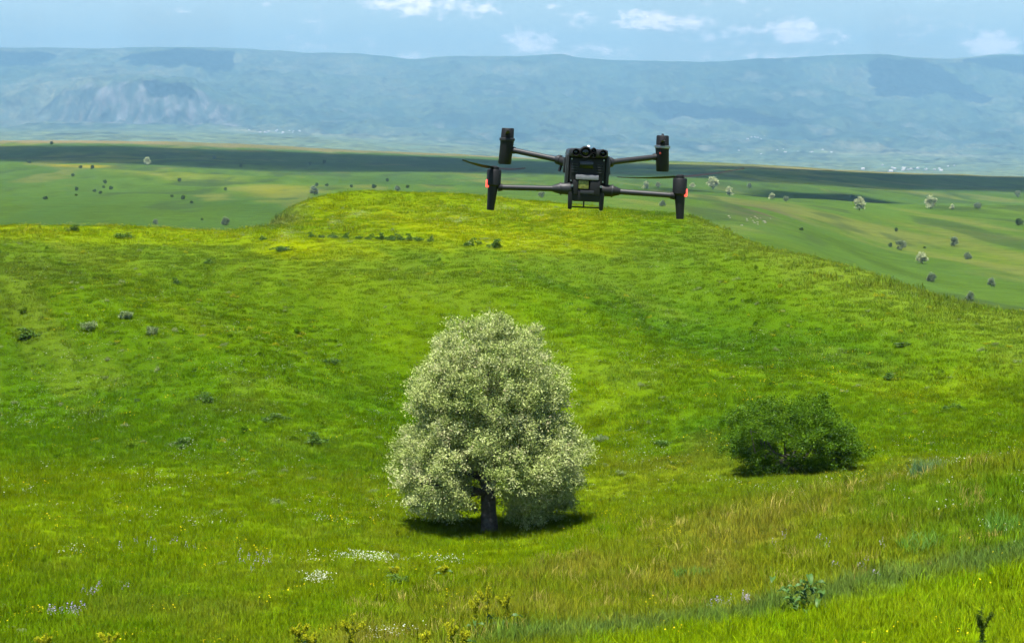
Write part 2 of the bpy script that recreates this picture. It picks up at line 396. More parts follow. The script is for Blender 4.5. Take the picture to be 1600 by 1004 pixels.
def mount_colour(x, y, z):
    u, Y = bearing(x, y)
    n1 = fbm(x / 700, y / 1300, 5, 91); n2 = fbm(x / 160, y / 330, 4, 93); n3 = fbm(x / 45, y / 120, 3, 97)
    c = np.tile(np.array([.110, .150, .055]), (len(x), 1))
    c = mixc(c, (.20, .20, .10), ss(-.1, .45, n1 + .3 * n2) * .8)
    c = mixc(c, (.020, .042, .020), ss(.0, .3, -n1 * .7 + .6 * n2 + .2 * n3) * .85)          # scrub and woods
    c = mixc(c, (.22, .20, .13), ss(.25, .6, n2 + .3 * n3) * .4)
    plain = 1 - ss(6800, 7900, Y); c = mixc(c, (.15, .19, .07), plain * .8)
    c = mixc(c, (.05, .085, .04), plain * ss(.1, .4, n3 + .5 * n2) * .7)
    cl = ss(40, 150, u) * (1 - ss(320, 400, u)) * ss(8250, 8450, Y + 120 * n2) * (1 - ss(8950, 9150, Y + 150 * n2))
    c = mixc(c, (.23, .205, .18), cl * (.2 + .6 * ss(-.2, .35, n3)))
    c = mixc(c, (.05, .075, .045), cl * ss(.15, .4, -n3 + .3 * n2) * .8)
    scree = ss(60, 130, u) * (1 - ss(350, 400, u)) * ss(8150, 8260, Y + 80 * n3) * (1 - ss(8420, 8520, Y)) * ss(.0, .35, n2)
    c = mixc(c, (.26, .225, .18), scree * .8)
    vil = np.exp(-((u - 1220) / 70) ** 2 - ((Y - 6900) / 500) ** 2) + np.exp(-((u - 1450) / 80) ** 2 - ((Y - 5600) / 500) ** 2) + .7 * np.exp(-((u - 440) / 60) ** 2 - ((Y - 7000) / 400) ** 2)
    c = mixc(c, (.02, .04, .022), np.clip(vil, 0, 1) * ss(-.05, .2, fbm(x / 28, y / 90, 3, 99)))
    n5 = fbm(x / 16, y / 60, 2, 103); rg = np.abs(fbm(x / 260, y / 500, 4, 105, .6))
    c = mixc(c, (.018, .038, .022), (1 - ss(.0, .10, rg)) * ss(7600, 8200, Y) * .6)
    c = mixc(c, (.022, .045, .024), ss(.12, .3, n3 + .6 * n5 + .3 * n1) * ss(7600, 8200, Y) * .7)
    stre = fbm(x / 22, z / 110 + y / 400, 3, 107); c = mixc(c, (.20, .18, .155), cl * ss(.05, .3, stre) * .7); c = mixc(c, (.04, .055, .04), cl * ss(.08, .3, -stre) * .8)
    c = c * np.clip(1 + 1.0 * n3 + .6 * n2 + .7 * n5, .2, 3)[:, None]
    return np.clip(c * np.array([.80, .78, .86]), .001, 1)

# ------------------------------------------------------------------ materials
def material(name):
    m = bpy.data.materials.new(name); m.use_nodes = True; m.node_tree.nodes.clear()
    return m, m.node_tree
def ground_mat(name, scale, amt, bump, bscale):
    m, nt = material(name)
    at = N(nt, 'ShaderNodeAttribute'); at.attribute_name = 'col'
    geo = N(nt, 'ShaderNodeNewGeometry')
    no = N(nt, 'ShaderNodeTexNoise'); no.inputs['Scale'].default_value = scale; no.inputs['Detail'].default_value = 6
    no.inputs['Roughness'].default_value = .65
    nt.links.new(geo.outputs['Position'], no.inputs['Vector'])
    mr = N(nt, 'ShaderNodeMapRange'); nt.links.new(no.outputs[0], mr.inputs[0])
    mr.inputs[1].default_value = .25; mr.inputs[2].default_value = .75; mr.inputs[3].default_value = 1 - amt; mr.inputs[4].default_value = 1 + amt
    mx = N(nt, 'ShaderNodeVectorMath', operation='SCALE')
    nt.links.new(at.outputs['Color'], mx.inputs[0]); nt.links.new(mr.outputs[0], mx.inputs['Scale'])
    nb = N(nt, 'ShaderNodeTexNoise'); nb.inputs['Scale'].default_value = bscale; nb.inputs['Detail'].default_value = 5
    nt.links.new(geo.outputs['Position'], nb.inputs['Vector'])
    bp = N(nt, 'ShaderNodeBump'); bp.inputs['Strength'].default_value = .7; bp.inputs['Distance'].default_value = bump
    nt.links.new(nb.outputs[0], bp.inputs['Height'])
    d = N(nt, 'ShaderNodeBsdfDiffuse'); d.inputs['Roughness'].default_value = .5
    nt.links.new(mx.outputs[0], d.inputs['Color']); nt.links.new(bp.outputs[0], d.inputs['Normal'])
    o = N(nt, 'ShaderNodeOutputMaterial'); nt.links.new(d.outputs[0], o.inputs[0])
    return m
def leaf_mat(name, source, colours, trans=.35, gloss=.06, var=.35, lift=0.0):
    """source: 'instancer' colour attribute, or a ramp of colours over the per-leaf 'tone'"""
    m, nt = material(name)
    geo = N(nt, 'ShaderNodeNewGeometry')
    if source == 'instancer':
        at = N(nt, 'ShaderNodeAttribute'); at.attribute_name = 'col'; at.attribute_type = 'INSTANCER'
        c = at.outputs['Color']
    else:
        at = N(nt, 'ShaderNodeAttribute'); at.attribute_name = 'tone'
        rp = N(nt, 'ShaderNodeValToRGB')
        while len(rp.color_ramp.elements) < len(colours): rp.color_ramp.elements.new(.5)
        for i, (p, q) in enumerate(colours):
            rp.color_ramp.elements[i].position = p; rp.color_ramp.elements[i].color = (*q, 1)
        nt.links.new(at.outputs['Fac'], rp.inputs[0]); c = rp.outputs[0]
    mr = N(nt, 'ShaderNodeMapRange'); nt.links.new(geo.outputs['Random Per Island'], mr.inputs[0])
    mr.inputs[3].default_value = 1 - var; mr.inputs[4].default_value = 1 + var
    mx = N(nt, 'ShaderNodeVectorMath', operation='SCALE')
    nt.links.new(c, mx.inputs[0]); nt.links.new(mr.outputs[0], mx.inputs['Scale'])
    d = N(nt, 'ShaderNodeBsdfDiffuse'); nt.links.new(mx.outputs[0], d.inputs[0])
    t = N(nt, 'ShaderNodeBsdfTranslucent'); nt.links.new(mx.outputs[0], t.inputs[0])
    g = N(nt, 'ShaderNodeBsdfGlossy'); g.inputs['Roughness'].default_value = .45
    if lift:
        va = N(nt, 'ShaderNodeVectorMath', operation='SCALE'); nt.links.new(geo.outputs['Normal'], va.inputs[0]); va.inputs['Scale'].default_value = 1 - lift
        vb = N(nt, 'ShaderNodeVectorMath', operation='ADD'); nt.links.new(va.outputs[0], vb.inputs[0]); vb.inputs[1].default_value = (0, 0, lift)
        vc = N(nt, 'ShaderNodeVectorMath', operation='NORMALIZE'); nt.links.new(vb.outputs[0], vc.inputs[0])
        nt.links.new(vc.outputs[0], d.inputs['Normal'])
    a = N(nt, 'ShaderNodeMixShader'); a.inputs[0].default_value = trans
    nt.links.new(d.outputs[0], a.inputs[1]); nt.links.new(t.outputs[0], a.inputs[2])
    b = N(nt, 'ShaderNodeMixShader'); b.inputs[0].default_value = gloss
    nt.links.new(a.outputs[0], b.inputs[1]); nt.links.new(g.outputs[0], b.inputs[2])
    o = N(nt, 'ShaderNodeOutputMaterial'); nt.links.new(b.outputs[0], o.inputs[0])
    return m
def solid(name, c, rough=.6, metal=0.0, nscale=40.0, namt=.2, bump=0.0, emit=None, spec=.5):
    m, nt = material(name)
    p = N(nt, 'ShaderNodeBsdfPrincipled')
    tc = N(nt, 'ShaderNodeTexCoord'); no = N(nt, 'ShaderNodeTexNoise'); no.inputs['Scale'].default_value = nscale
    no.inputs['Detail'].default_value = 5
    nt.links.new(tc.outputs['Object'], no.inputs['Vector'])
    mr = N(nt, 'ShaderNodeMapRange'); nt.links.new(no.outputs[0], mr.inputs[0])
    mr.inputs[1].default_value = .3; mr.inputs[2].default_value = .7; mr.inputs[3].default_value = 1 - namt; mr.inputs[4].default_value = 1 + namt
    mx = N(nt, 'ShaderNodeVectorMath', operation='SCALE'); mx.inputs[0].default_value = c
    nt.links.new(mr.outputs[0], mx.inputs['Scale']); nt.links.new(mx.outputs[0], p.inputs['Base Color'])
    p.inputs['Roughness'].default_value = rough; p.inputs['Metallic'].default_value = metal
    p.inputs['Specular IOR Level'].default_value = spec
    if bump:
        bp = N(nt, 'ShaderNodeBump'); bp.inputs['Distance'].default_value = bump
        nt.links.new(no.outputs[0], bp.inputs['Height']); nt.links.new(bp.outputs[0], p.inputs['Normal'])
    if emit:
        p.inputs['Emission Color'].default_value = (*emit[0], 1); p.inputs['Emission Strength'].default_value = emit[1]
    o = N(nt, 'ShaderNodeOutputMaterial'); nt.links.new(p.outputs[0], o.inputs[0])
    return m
M_MEADOW = ground_mat('meadow_soil_and_grass', 9.0, .30, .05, 14.0)
M_HILL = ground_mat('rolling_grassland', .22, .22, 1.0, .25)
M_MOUNT = ground_mat('mountain_scrub', .02, .35, 14.0, .012)
M_BARK = solid('bark', (.095, .082, .068), .9, nscale=14, namt=.5, bump=.03)

# ------------------------------------------------------------------ terrain sheets
def angles(n_in, half=21.5, n_out=70):
    a = np.linspace(-half, half, n_in); b = np.linspace(half, 360 - half, n_out)[1:]
    return np.radians(np.concatenate([a, b]))
def sheet(name, radii, ang, colour, m, centre=False):
    rr, aa = np.meshgrid(radii, ang, indexing='ij')
    x, y = (rr * np.sin(aa)).ravel(), (rr * np.cos(aa)).ravel()
    z = height(x, y)
    nr, na = len(radii), len(ang)
    i, j = np.meshgrid(np.arange(nr - 1), np.arange(na - 1), indexing='ij')
    f = np.stack([i * na + j, i * na + j + 1, (i + 1) * na + j + 1, (i + 1) * na + j], -1).reshape(-1, 4)[:, ::-1]
    me = new_mesh(name, np.stack([x, y, z], 1), np.ascontiguousarray(f), True)
    set_col(me, colour(x, y, z))
    o = link(name, me, m); tag(o, kind='structure'); return o
r_near = np.concatenate([[.05, 1, 2.5, 4.5, 7, 10, 13, 16, 19], np.arange(21, 64, .28), np.arange(64, 130, .5), np.arange(130, 156, 2.0)])
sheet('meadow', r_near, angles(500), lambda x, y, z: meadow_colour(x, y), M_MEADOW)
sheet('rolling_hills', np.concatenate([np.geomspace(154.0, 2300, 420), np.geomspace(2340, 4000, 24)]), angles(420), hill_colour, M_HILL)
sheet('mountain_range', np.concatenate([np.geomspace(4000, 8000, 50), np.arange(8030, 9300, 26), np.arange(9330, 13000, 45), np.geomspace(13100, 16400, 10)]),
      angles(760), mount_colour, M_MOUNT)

# the air between here and the mountains
def build_haze():
    b = MB(); b.box((0, 0, 120), (34000, 34000, 760))
    m, nt = material('haze_air')
    p = N(nt, 'ShaderNodeVolumePrincipled')
    p.inputs['Color'].default_value = HAZE_COLOUR
    p.inputs['Density'].default_value = HAZE_DENSITY
    p.inputs['Density Attribute'].default_value = ''
    p.inputs['Anisotropy'].default_value = 0.0
    o = N(nt, 'ShaderNodeOutputMaterial'); nt.links.new(p.outputs[0], o.inputs['Volume'])
    h = b.build('haze', m, smooth=False); tag(h, kind='stuff'); return h
HAZE_DENSITY, HAZE_COLOUR = 1.18e-4, (.34, .67, .93, 1)
build_haze()

# clouds overhead, whose shadows lie on the hills and mountains
M_CLOUD, _nt = material('cloud_droplets')
_p = N(_nt, 'ShaderNodeVolumePrincipled'); _p.inputs['Color'].default_value = (.97, .97, .97, 1)
_p.inputs['Density'].default_value = .022; _p.inputs['Density Attribute'].default_value = ''
_o = N(_nt, 'ShaderNodeOutputMaterial'); _nt.links.new(_p.outputs[0], _o.inputs['Volume'])
def cloud(poly, alt=1500.0, thick=170.0, seed=0, ground=None):
    P = []
    for q in poly:
        if len(q) == 3: X, Y, zz = ray(q[0], 200, q[1]); g = Vector((X, Y, float(height([X], [Y])[0])))
        else: g = hit(q[0], q[1], 3500.0)
        k = (alt - g.z) / SUN_DIR.z
        P.append(Vector((g.x + SUN_DIR.x * k, g.y + SUN_DIR.y * k)))
    pts = []
    for a, b in zip(P, P[1:] + P[:1]):
        n = max(4, int((b - a).length / 60)); n = min(n, 40)
        for i in range(n): pts.append(a.lerp(b, i / n))
    pts = np.array(pts); cen = pts.mean(0); size = np.abs(pts - cen).mean()
    ln = np.hypot(*(pts - cen).T)
    pts = pts + (pts - cen) * (.20 * fbm(pts[:, 0] / (size * .3), pts[:, 1] / (size * .3), 4, 100 + seed, .6))[:, None]
    n = len(pts); vs = []; fs = []
    rings = [(1.0, 0.0), (.96, .22), (.88, .5), (.72, .85), (.45, 1.0), (.15, 1.05)]
    for i, (s, h) in enumerate(rings):
        p = cen + (pts - cen) * s
        zz = alt + thick * h * (1 + .35 * fbm(p[:, 0] / 90, p[:, 1] / 90, 3, 7 + seed)) if i else np.full(n, alt)
        vs += [(a, b, c) for a, b, c in zip(p[:, 0], p[:, 1], zz)]
    for i in range(len(rings) - 1):
        for k in range(n): fs.append((i * n + k, i * n + (k + 1) % n, (i + 1) * n + (k + 1) % n, (i + 1) * n + k))
    vs.append((cen[0], cen[1], alt + thick * 1.05)); vs.append((cen[0], cen[1], alt))
    for k in range(n):
        fs.append(((len(rings) - 1) * n + k, (len(rings) - 1) * n + (k + 1) % n, len(vs) - 2))
        fs.append(((k + 1) % n, k, len(vs) - 1))
    me = new_mesh('cloud', vs, fs, True); o = link('cloud', me, M_CLOUD); tag(o, kind='structure'); return o
cloud([(-500, 1070, 0), (0, 1060, 0), (250, 1070, 0), (420, 1040, 0), (800, 1030, 0), (1100, 1100, 0), (1600, 1090, 0), (2100, 1100, 0),
       (2100, 1900, 0), (1600, 1620, 0), (1200, 1690, 0), (800, 1850, 0), (400, 1900, 0), (0, 1880, 0), (-500, 1900, 0)], thick=115.0, seed=1)
cloud([(1000, 640, 0), (1200, 690, 0), (1330, 690, 0), (1440, 720, 0), (1425, 900, 0), (1330, 980, 0), (1200, 960, 0), (1030, 830, 0)], seed=2)
cloud([(190, 92), (230, 80), (370, 80), (365, 105), (330, 114), (275, 106), (210, 103)], seed=3)
cloud([(-60, 80), (60, 80), (90, 90), (60, 100), (0, 103), (-60, 104)], seed=4)
cloud([(225, 128), (260, 127), (300, 140), (302, 152), (255, 150), (232, 145)], seed=5)
cloud([(1008, 156), (1060, 158), (1120, 170), (1200, 182), (1275, 193), (1180, 197), (1090, 186), (1020, 176)], seed=6)
cloud([(1355, 95), (1390, 90), (1440, 94), (1490, 118), (1570, 152), (1530, 160), (1430, 152), (1370, 148)], seed=7)
cloud([(1490, 95), (1560, 90), (1640, 88), (1660, 112), (1600, 116), (1540, 106)], seed=8)

# ------------------------------------------------------------------ leaf clouds, trees
def quads(P, D, Nn, L, W, fold=.18):
    """leaf blades: pointed rhombs, P base, D direction, Nn normal"""
    S = np.cross(D, Nn); S /= np.linalg.norm(S, axis=1)[:, None] + 1e-9
    a = P; b = P + D * (L * .5)[:, None] + S * (W * .5)[:, None] + Nn * (L * fold * .3)[:, None]
    c = P + D * L[:, None]; d = P + D * (L * .5)[:, None] - S * (W * .5)[:, None] + Nn * (L * fold * .3)[:, None]
    n = len(P); V = np.stack([a, b, c, d], 1).reshape(-1, 3)
    return V, np.arange(4 * n).reshape(n, 4)
def unit(a): return a / (np.linalg.norm(a, axis=1)[:, None] + 1e-9)
def crown_mesh(name, lobes, per_lobe, per_tip, tip_sigma, leaf, aspect, g, up=.5, tone_spread=.25, fill=.18):
    """lobes: rows x,y,z,r ; twig tips over each lobe, leaves round each tip"""
    L = np.asarray(lobes); nl = len(L)
    prob = L[:, 3] ** 2 / (L[:, 3] ** 2).sum()
    nt_ = per_lobe * nl
    li = g.choice(nl, nt_, p=prob)
    dirs = unit(g.normal(size=(nt_, 3)) + np.array([0, 0, .25]))
    rad = L[li, 3] * (1 - fill * np.abs(g.normal(size=nt_)))
    rad = rad * g.uniform(.86, 1.14, nt_)
    tips = L[li, :3] + dirs * rad[:, None] * np.array([1, 1, .85])
    tone_l = g.uniform(-1, 1, nl); tone_t = g.normal(size=nt_)
    n = nt_ * per_tip; ti = np.repeat(np.arange(nt_), per_tip)
    P = tips[ti] + g.normal(size=(n, 3)) * tip_sigma * np.array([1, 1, .7])
    out = unit(P - L[li[ti], :3] * .5 - np.array([0, 0, L[:, 2].mean()]) * .5)
    D = unit(out * .6 + g.normal(size=(n, 3)) * .8 + np.array([0, 0, up * .4]))
    Nn = unit(np.cross(D, unit(g.normal(size=(n, 3)))) + np.array([0, 0, up]))
    Ln = leaf * g.uniform(.6, 1.35, n)
    V, Fc = quads(P, D, Nn, Ln, Ln * aspect)
    me = new_mesh(name, V, Fc)
    tone = np.clip(.5 + tone_spread * (.35 * tone_l[li[ti]] + .5 * tone_t[ti] + .5 * g.normal(size=n)), 0, 1)
    a = me.attributes.new('tone', 'FLOAT', 'FACE'); a.data.foreach_set('value', tone.astype(np.float32)[:len(me.polygons)])
    return me
def limb_pts(a, b, g, n=5, bend=.08, sag=0):
    a, b = Vector(a), Vector(b); L = (b - a).length; out = []
    for i in range(n + 1):
        t = i / n; p = a.lerp(b, t)
        if 0 < i < n: p += Vector(g.normal(size=3)) * bend * L * .5
        p.z += math.sin(t * math.pi) * sag * L
        out.append(p)
    return out
M_SILVER = leaf_mat('silver_leaf', 'tone', [(0, (.13, .20, .04)), (.35, (.265, .335, .085)), (.62, (.40, .46, .155)), (.85, (.53, .58, .28)), (1, (.45, .40, .22))], .34, .015, .18, .34)
M_HAW = leaf_mat('dark_leaf', 'tone', [(0, (.026, .072, .003)), (.5, (.070, .155, .005)), (1, (.14, .25, .008))], .30, .01, .3, .2)
M_FARPALE = leaf_mat('far_pale_leaf', 'tone', [(0, (.22, .28, .13)), (.5, (.40, .45, .23)), (1, (.58, .60, .36))], .3, .0, .2, .45)
M_FARGREY = leaf_mat('far_grey_leaf', 'tone', [(0, (.09, .14, .07)), (.5, (.16, .215, .11)), (1, (.27, .31, .18))], .3, .0, .2, .35)
M_FARDARK = leaf_mat('far_dark_leaf', 'tone', [(0, (.035, .07, .022)), (.5, (.07, .12, .036)), (1, (.12, .17, .055))], .3, .0, .2, .25)

def silver_tree():
    g = np.random.default_rng(11)
    base = hit(765, 831, 30, 60); S = base.y / F
    root = empty('silver_tree', base)
    tag(root, 'large pale silvery-green leafy tree with a dark trunk in the middle of the meadow', 'tree')
    # crown edge, left and right of the trunk axis, by row of the photograph
    hv = np.array([488, 500, 520, 560, 600, 640, 680, 720, 760, 790, 812, 826])
    lf = np.array([742, 704, 680, 656, 632, 648, 620, 612, 616, 632, 664, 700]) - 765.0
    rt = np.array([792, 824, 846, 868, 886, 882, 906, 914, 906, 888, 850, 800]) - 765.0
    lobes = [((u - 765) * S, dy, (831 - v) * S, r) for u, v, dy, r in ((767, 511, 0, .30), (742, 521, -.2, .30), (793, 521, -.1, .30))]
    for v in np.arange(500, 812, 21.0):
        a, b = np.interp(v, hv, lf) * S, np.interp(v, hv, rt) * S; cx, hw = (a + b) / 2, (b - a) / 2
        for frac, gap in ((1.0, .46), (.55, .62)):
            rr = max(.0, (hw - .27) * frac); n = max(1, int(2 * math.pi * rr / gap)); t0 = g.uniform(0, 6.28)
            for k in range(n):
                if frac == 1.0 and g.uniform() < .17: continue
                th = t0 + 2 * math.pi * k / n + g.normal() * .08; q = rr + g.normal() * .12 - .03
                r = g.uniform(.22, .40) * (1 if v > 540 else .8); z = (831 - v) * S + g.normal() * .08
                if z + r * .8 > (831 - 487) * S: z = (831 - 487) * S - r * .8
                p = (cx + math.cos(th) * q, math.sin(th) * q * .95, max(z, .26 + r * .7), r)
                if abs(p[0] - .02) < .50 and p[2] < 1.30 and p[1] < .9: continue
                if p[2] < 1.0 and p[1] < -.7 and abs(p[0]) < .85: continue
                lobes.append(p)
    twigs = []
    for k in range(110):
        l = lobes[int(g.integers(len(lobes)))]; d = Vector((l[0], l[1], (l[2] - 1.9) * .8)).normalized(); q = l[3] * .8 + g.uniform(.0, .14)
        if l[2] > 1.2: twigs.append((l[0] + d.x * q, l[1] + d.y * q, max(.3, l[2] + d.z * q), .085))
    tr = MB(); H = 3.4
    tp = [(0, 0, -.25), (.0, 0, .05), (-.02, .0, .45), (-.03, .02, .95), (-.06, .02, 1.6), (-.04, 0, 2.4), (0, 0, H)]
    tr.tube(tp, [.27, .20, .175, .165, .15, .10, .03], 14); tr.build('trunk', M_BARK, root)
    for k in range(26):
        l = lobes[int(g.integers(len(lobes)))]
        z0 = min(max(.9, l[2] - .9 * math.hypot(l[0], l[1]) * .6), 3.0)
        mb = MB(); pts = limb_pts((-.04, .01, z0), l[:3], g, 5, .10, .05)
        r0 = .075 * (1.1 - z0 / 4); mb.tube(pts, [r0 * (1 - .16 * i) for i in range(6)], 7); mb.build('limb', M_BARK, root)
    me = crown_mesh('crown', lobes + twigs, 10, 54, .075, .058, .44, g, .55, .30)
    link('crown', me, M_SILVER, root)
silver_tree()
def hawthorn():
    g = np.random.default_rng(5)
    base = hit(1245, 737, 40, 62); S = base.y / F
    root = empty('dark_bush', base); tag(root, 'wide dark green rounded bush at the foot of the hillside right of the tree', 'bush')
    hv = np.array([612, 622, 640, 660, 690, 715, 735]); lf = np.array([1215, 1188, 1156, 1132, 1132, 1148, 1172]) - 1245.
    rt = np.array([1258, 1286, 1316, 1340, 1360, 1356, 1330]) - 1245.
    lobes = []; shoots = []; tries = 0
    while len(lobes) < 78 and tries < 5000:
        tries += 1
        v = g.uniform(622, 728); a, b = np.interp(v, hv, lf) * S, np.interp(v, hv, rt) * S
        cx, hw = (a + b) / 2, (b - a) / 2; r = g.uniform(.20, .36)
        th = g.uniform(0, 2 * math.pi); q = math.sqrt(g.uniform(.2, 1)) * max(.05, hw - r * .4)
        p = (cx + math.cos(th) * q, math.sin(th) * q * .8, (737 - v) * S, r)
        if p[2] + r * .9 > (737 - 617) * S: continue
        if any((p[0] - o[0]) ** 2 + (p[1] - o[1]) ** 2 + (p[2] - o[2]) ** 2 < (.55 * max(r, o[3])) ** 2 for o in lobes): continue
        lobes.append(p)
    for k in range(70):
        l = lobes[int(g.integers(len(lobes)))]; d = Vector((l[0], l[1] * .9, l[2] - .5)).normalized(); q = l[3] + g.uniform(.06, .2)
        shoots.append((l[0] + d.x * q, l[1] + d.y * q, min(1.98, max(.15, l[2] + d.z * q * .6)), .07))
    for k in range(15):
        l = lobes[int(g.integers(len(lobes)))]
        mb = MB(); mb.tube(limb_pts((g.normal() * .25, g.normal() * .2, -.15), l[:3], g, 5, .14, 0), [.05, .045, .035, .028, .02, .01], 6); mb.build('stem', M_BARK, root)
    link('crown', crown_mesh('crown', lobes + shoots, 10, 58, .075, .052, .5, g, .5, .30), M_HAW, root)
hawthorn()

# far trees: a few kinds, copied
def far_tree(name, m, seed, w, h, trunk):
    g = np.random.default_rng(seed); lobes = []
    for k in range(20):
        z = g.uniform(.16 + trunk * .5, .90); q = (1 - abs(z - .42) * 1.1) * .5 * w * .95 * math.sqrt(g.uniform(.1, 1)); th = g.uniform(0, 6.28)
        lobes.append((math.cos(th) * q, math.sin(th) * q, z * h, g.uniform(.08, .20) * w))
    t = MB(); t.tube([(0, 0, -.15), (.02, 0, h * .3), (0, .02, h * .62)], [.075 * w * .6, .06 * w * .6, .02], 6)
    tm = new_mesh('trunk', t.v, t.f, True); tm.materials.append(M_BARK)
    cm = crown_mesh('crown', lobes, 8, 10, .06 * w, .11 * w, .6, g, .5, .3); cm.materials.append(m)
    return name, tm, cm
KINDS = {'pale': [far_tree('pale_tree', M_FARPALE, 31, 1.0, 1.0, .10), far_tree('pale_tree', M_FARPALE, 32, 1.0, 1.1, .12)],
         'grey': [far_tree('grey_tree', M_FARGREY, 33, 1.0, 1.15, .08), far_tree('grey_tree', M_FARGREY, 34, 1.0, 1.0, .05)],
         'dark': [far_tree('dark_shrub', M_FARDARK, 35, 1.0, .8, -.1), far_tree('dark_shrub', M_FARDARK, 36, 1.0, .9, -.08)]}
CAT = {'pale': 'tree', 'grey': 'tree', 'dark': 'shrub'}
def plant_far(u, v, w, kind, label, i, group):
    p = hit(u, v, 180, 3000); nm, tm, cm = KINDS[kind][i % 2]
    s = w * p.y / F * (.74 if kind == 'dark' else .95)
    e = empty(nm, p, i * 1.7); e.scale = (s, s, s * (1 + .15 * math.sin(i * 2.3)))
    tag(e, label, CAT[kind], group)
    link('trunk', tm, None, e); link('crown', cm, None, e)
GR, GL, GM = 'trees scattered on the right-hand slopes', 'trees and shrubs dotted on the left-hand grassland', 'shrubs on the grassland behind the knoll'
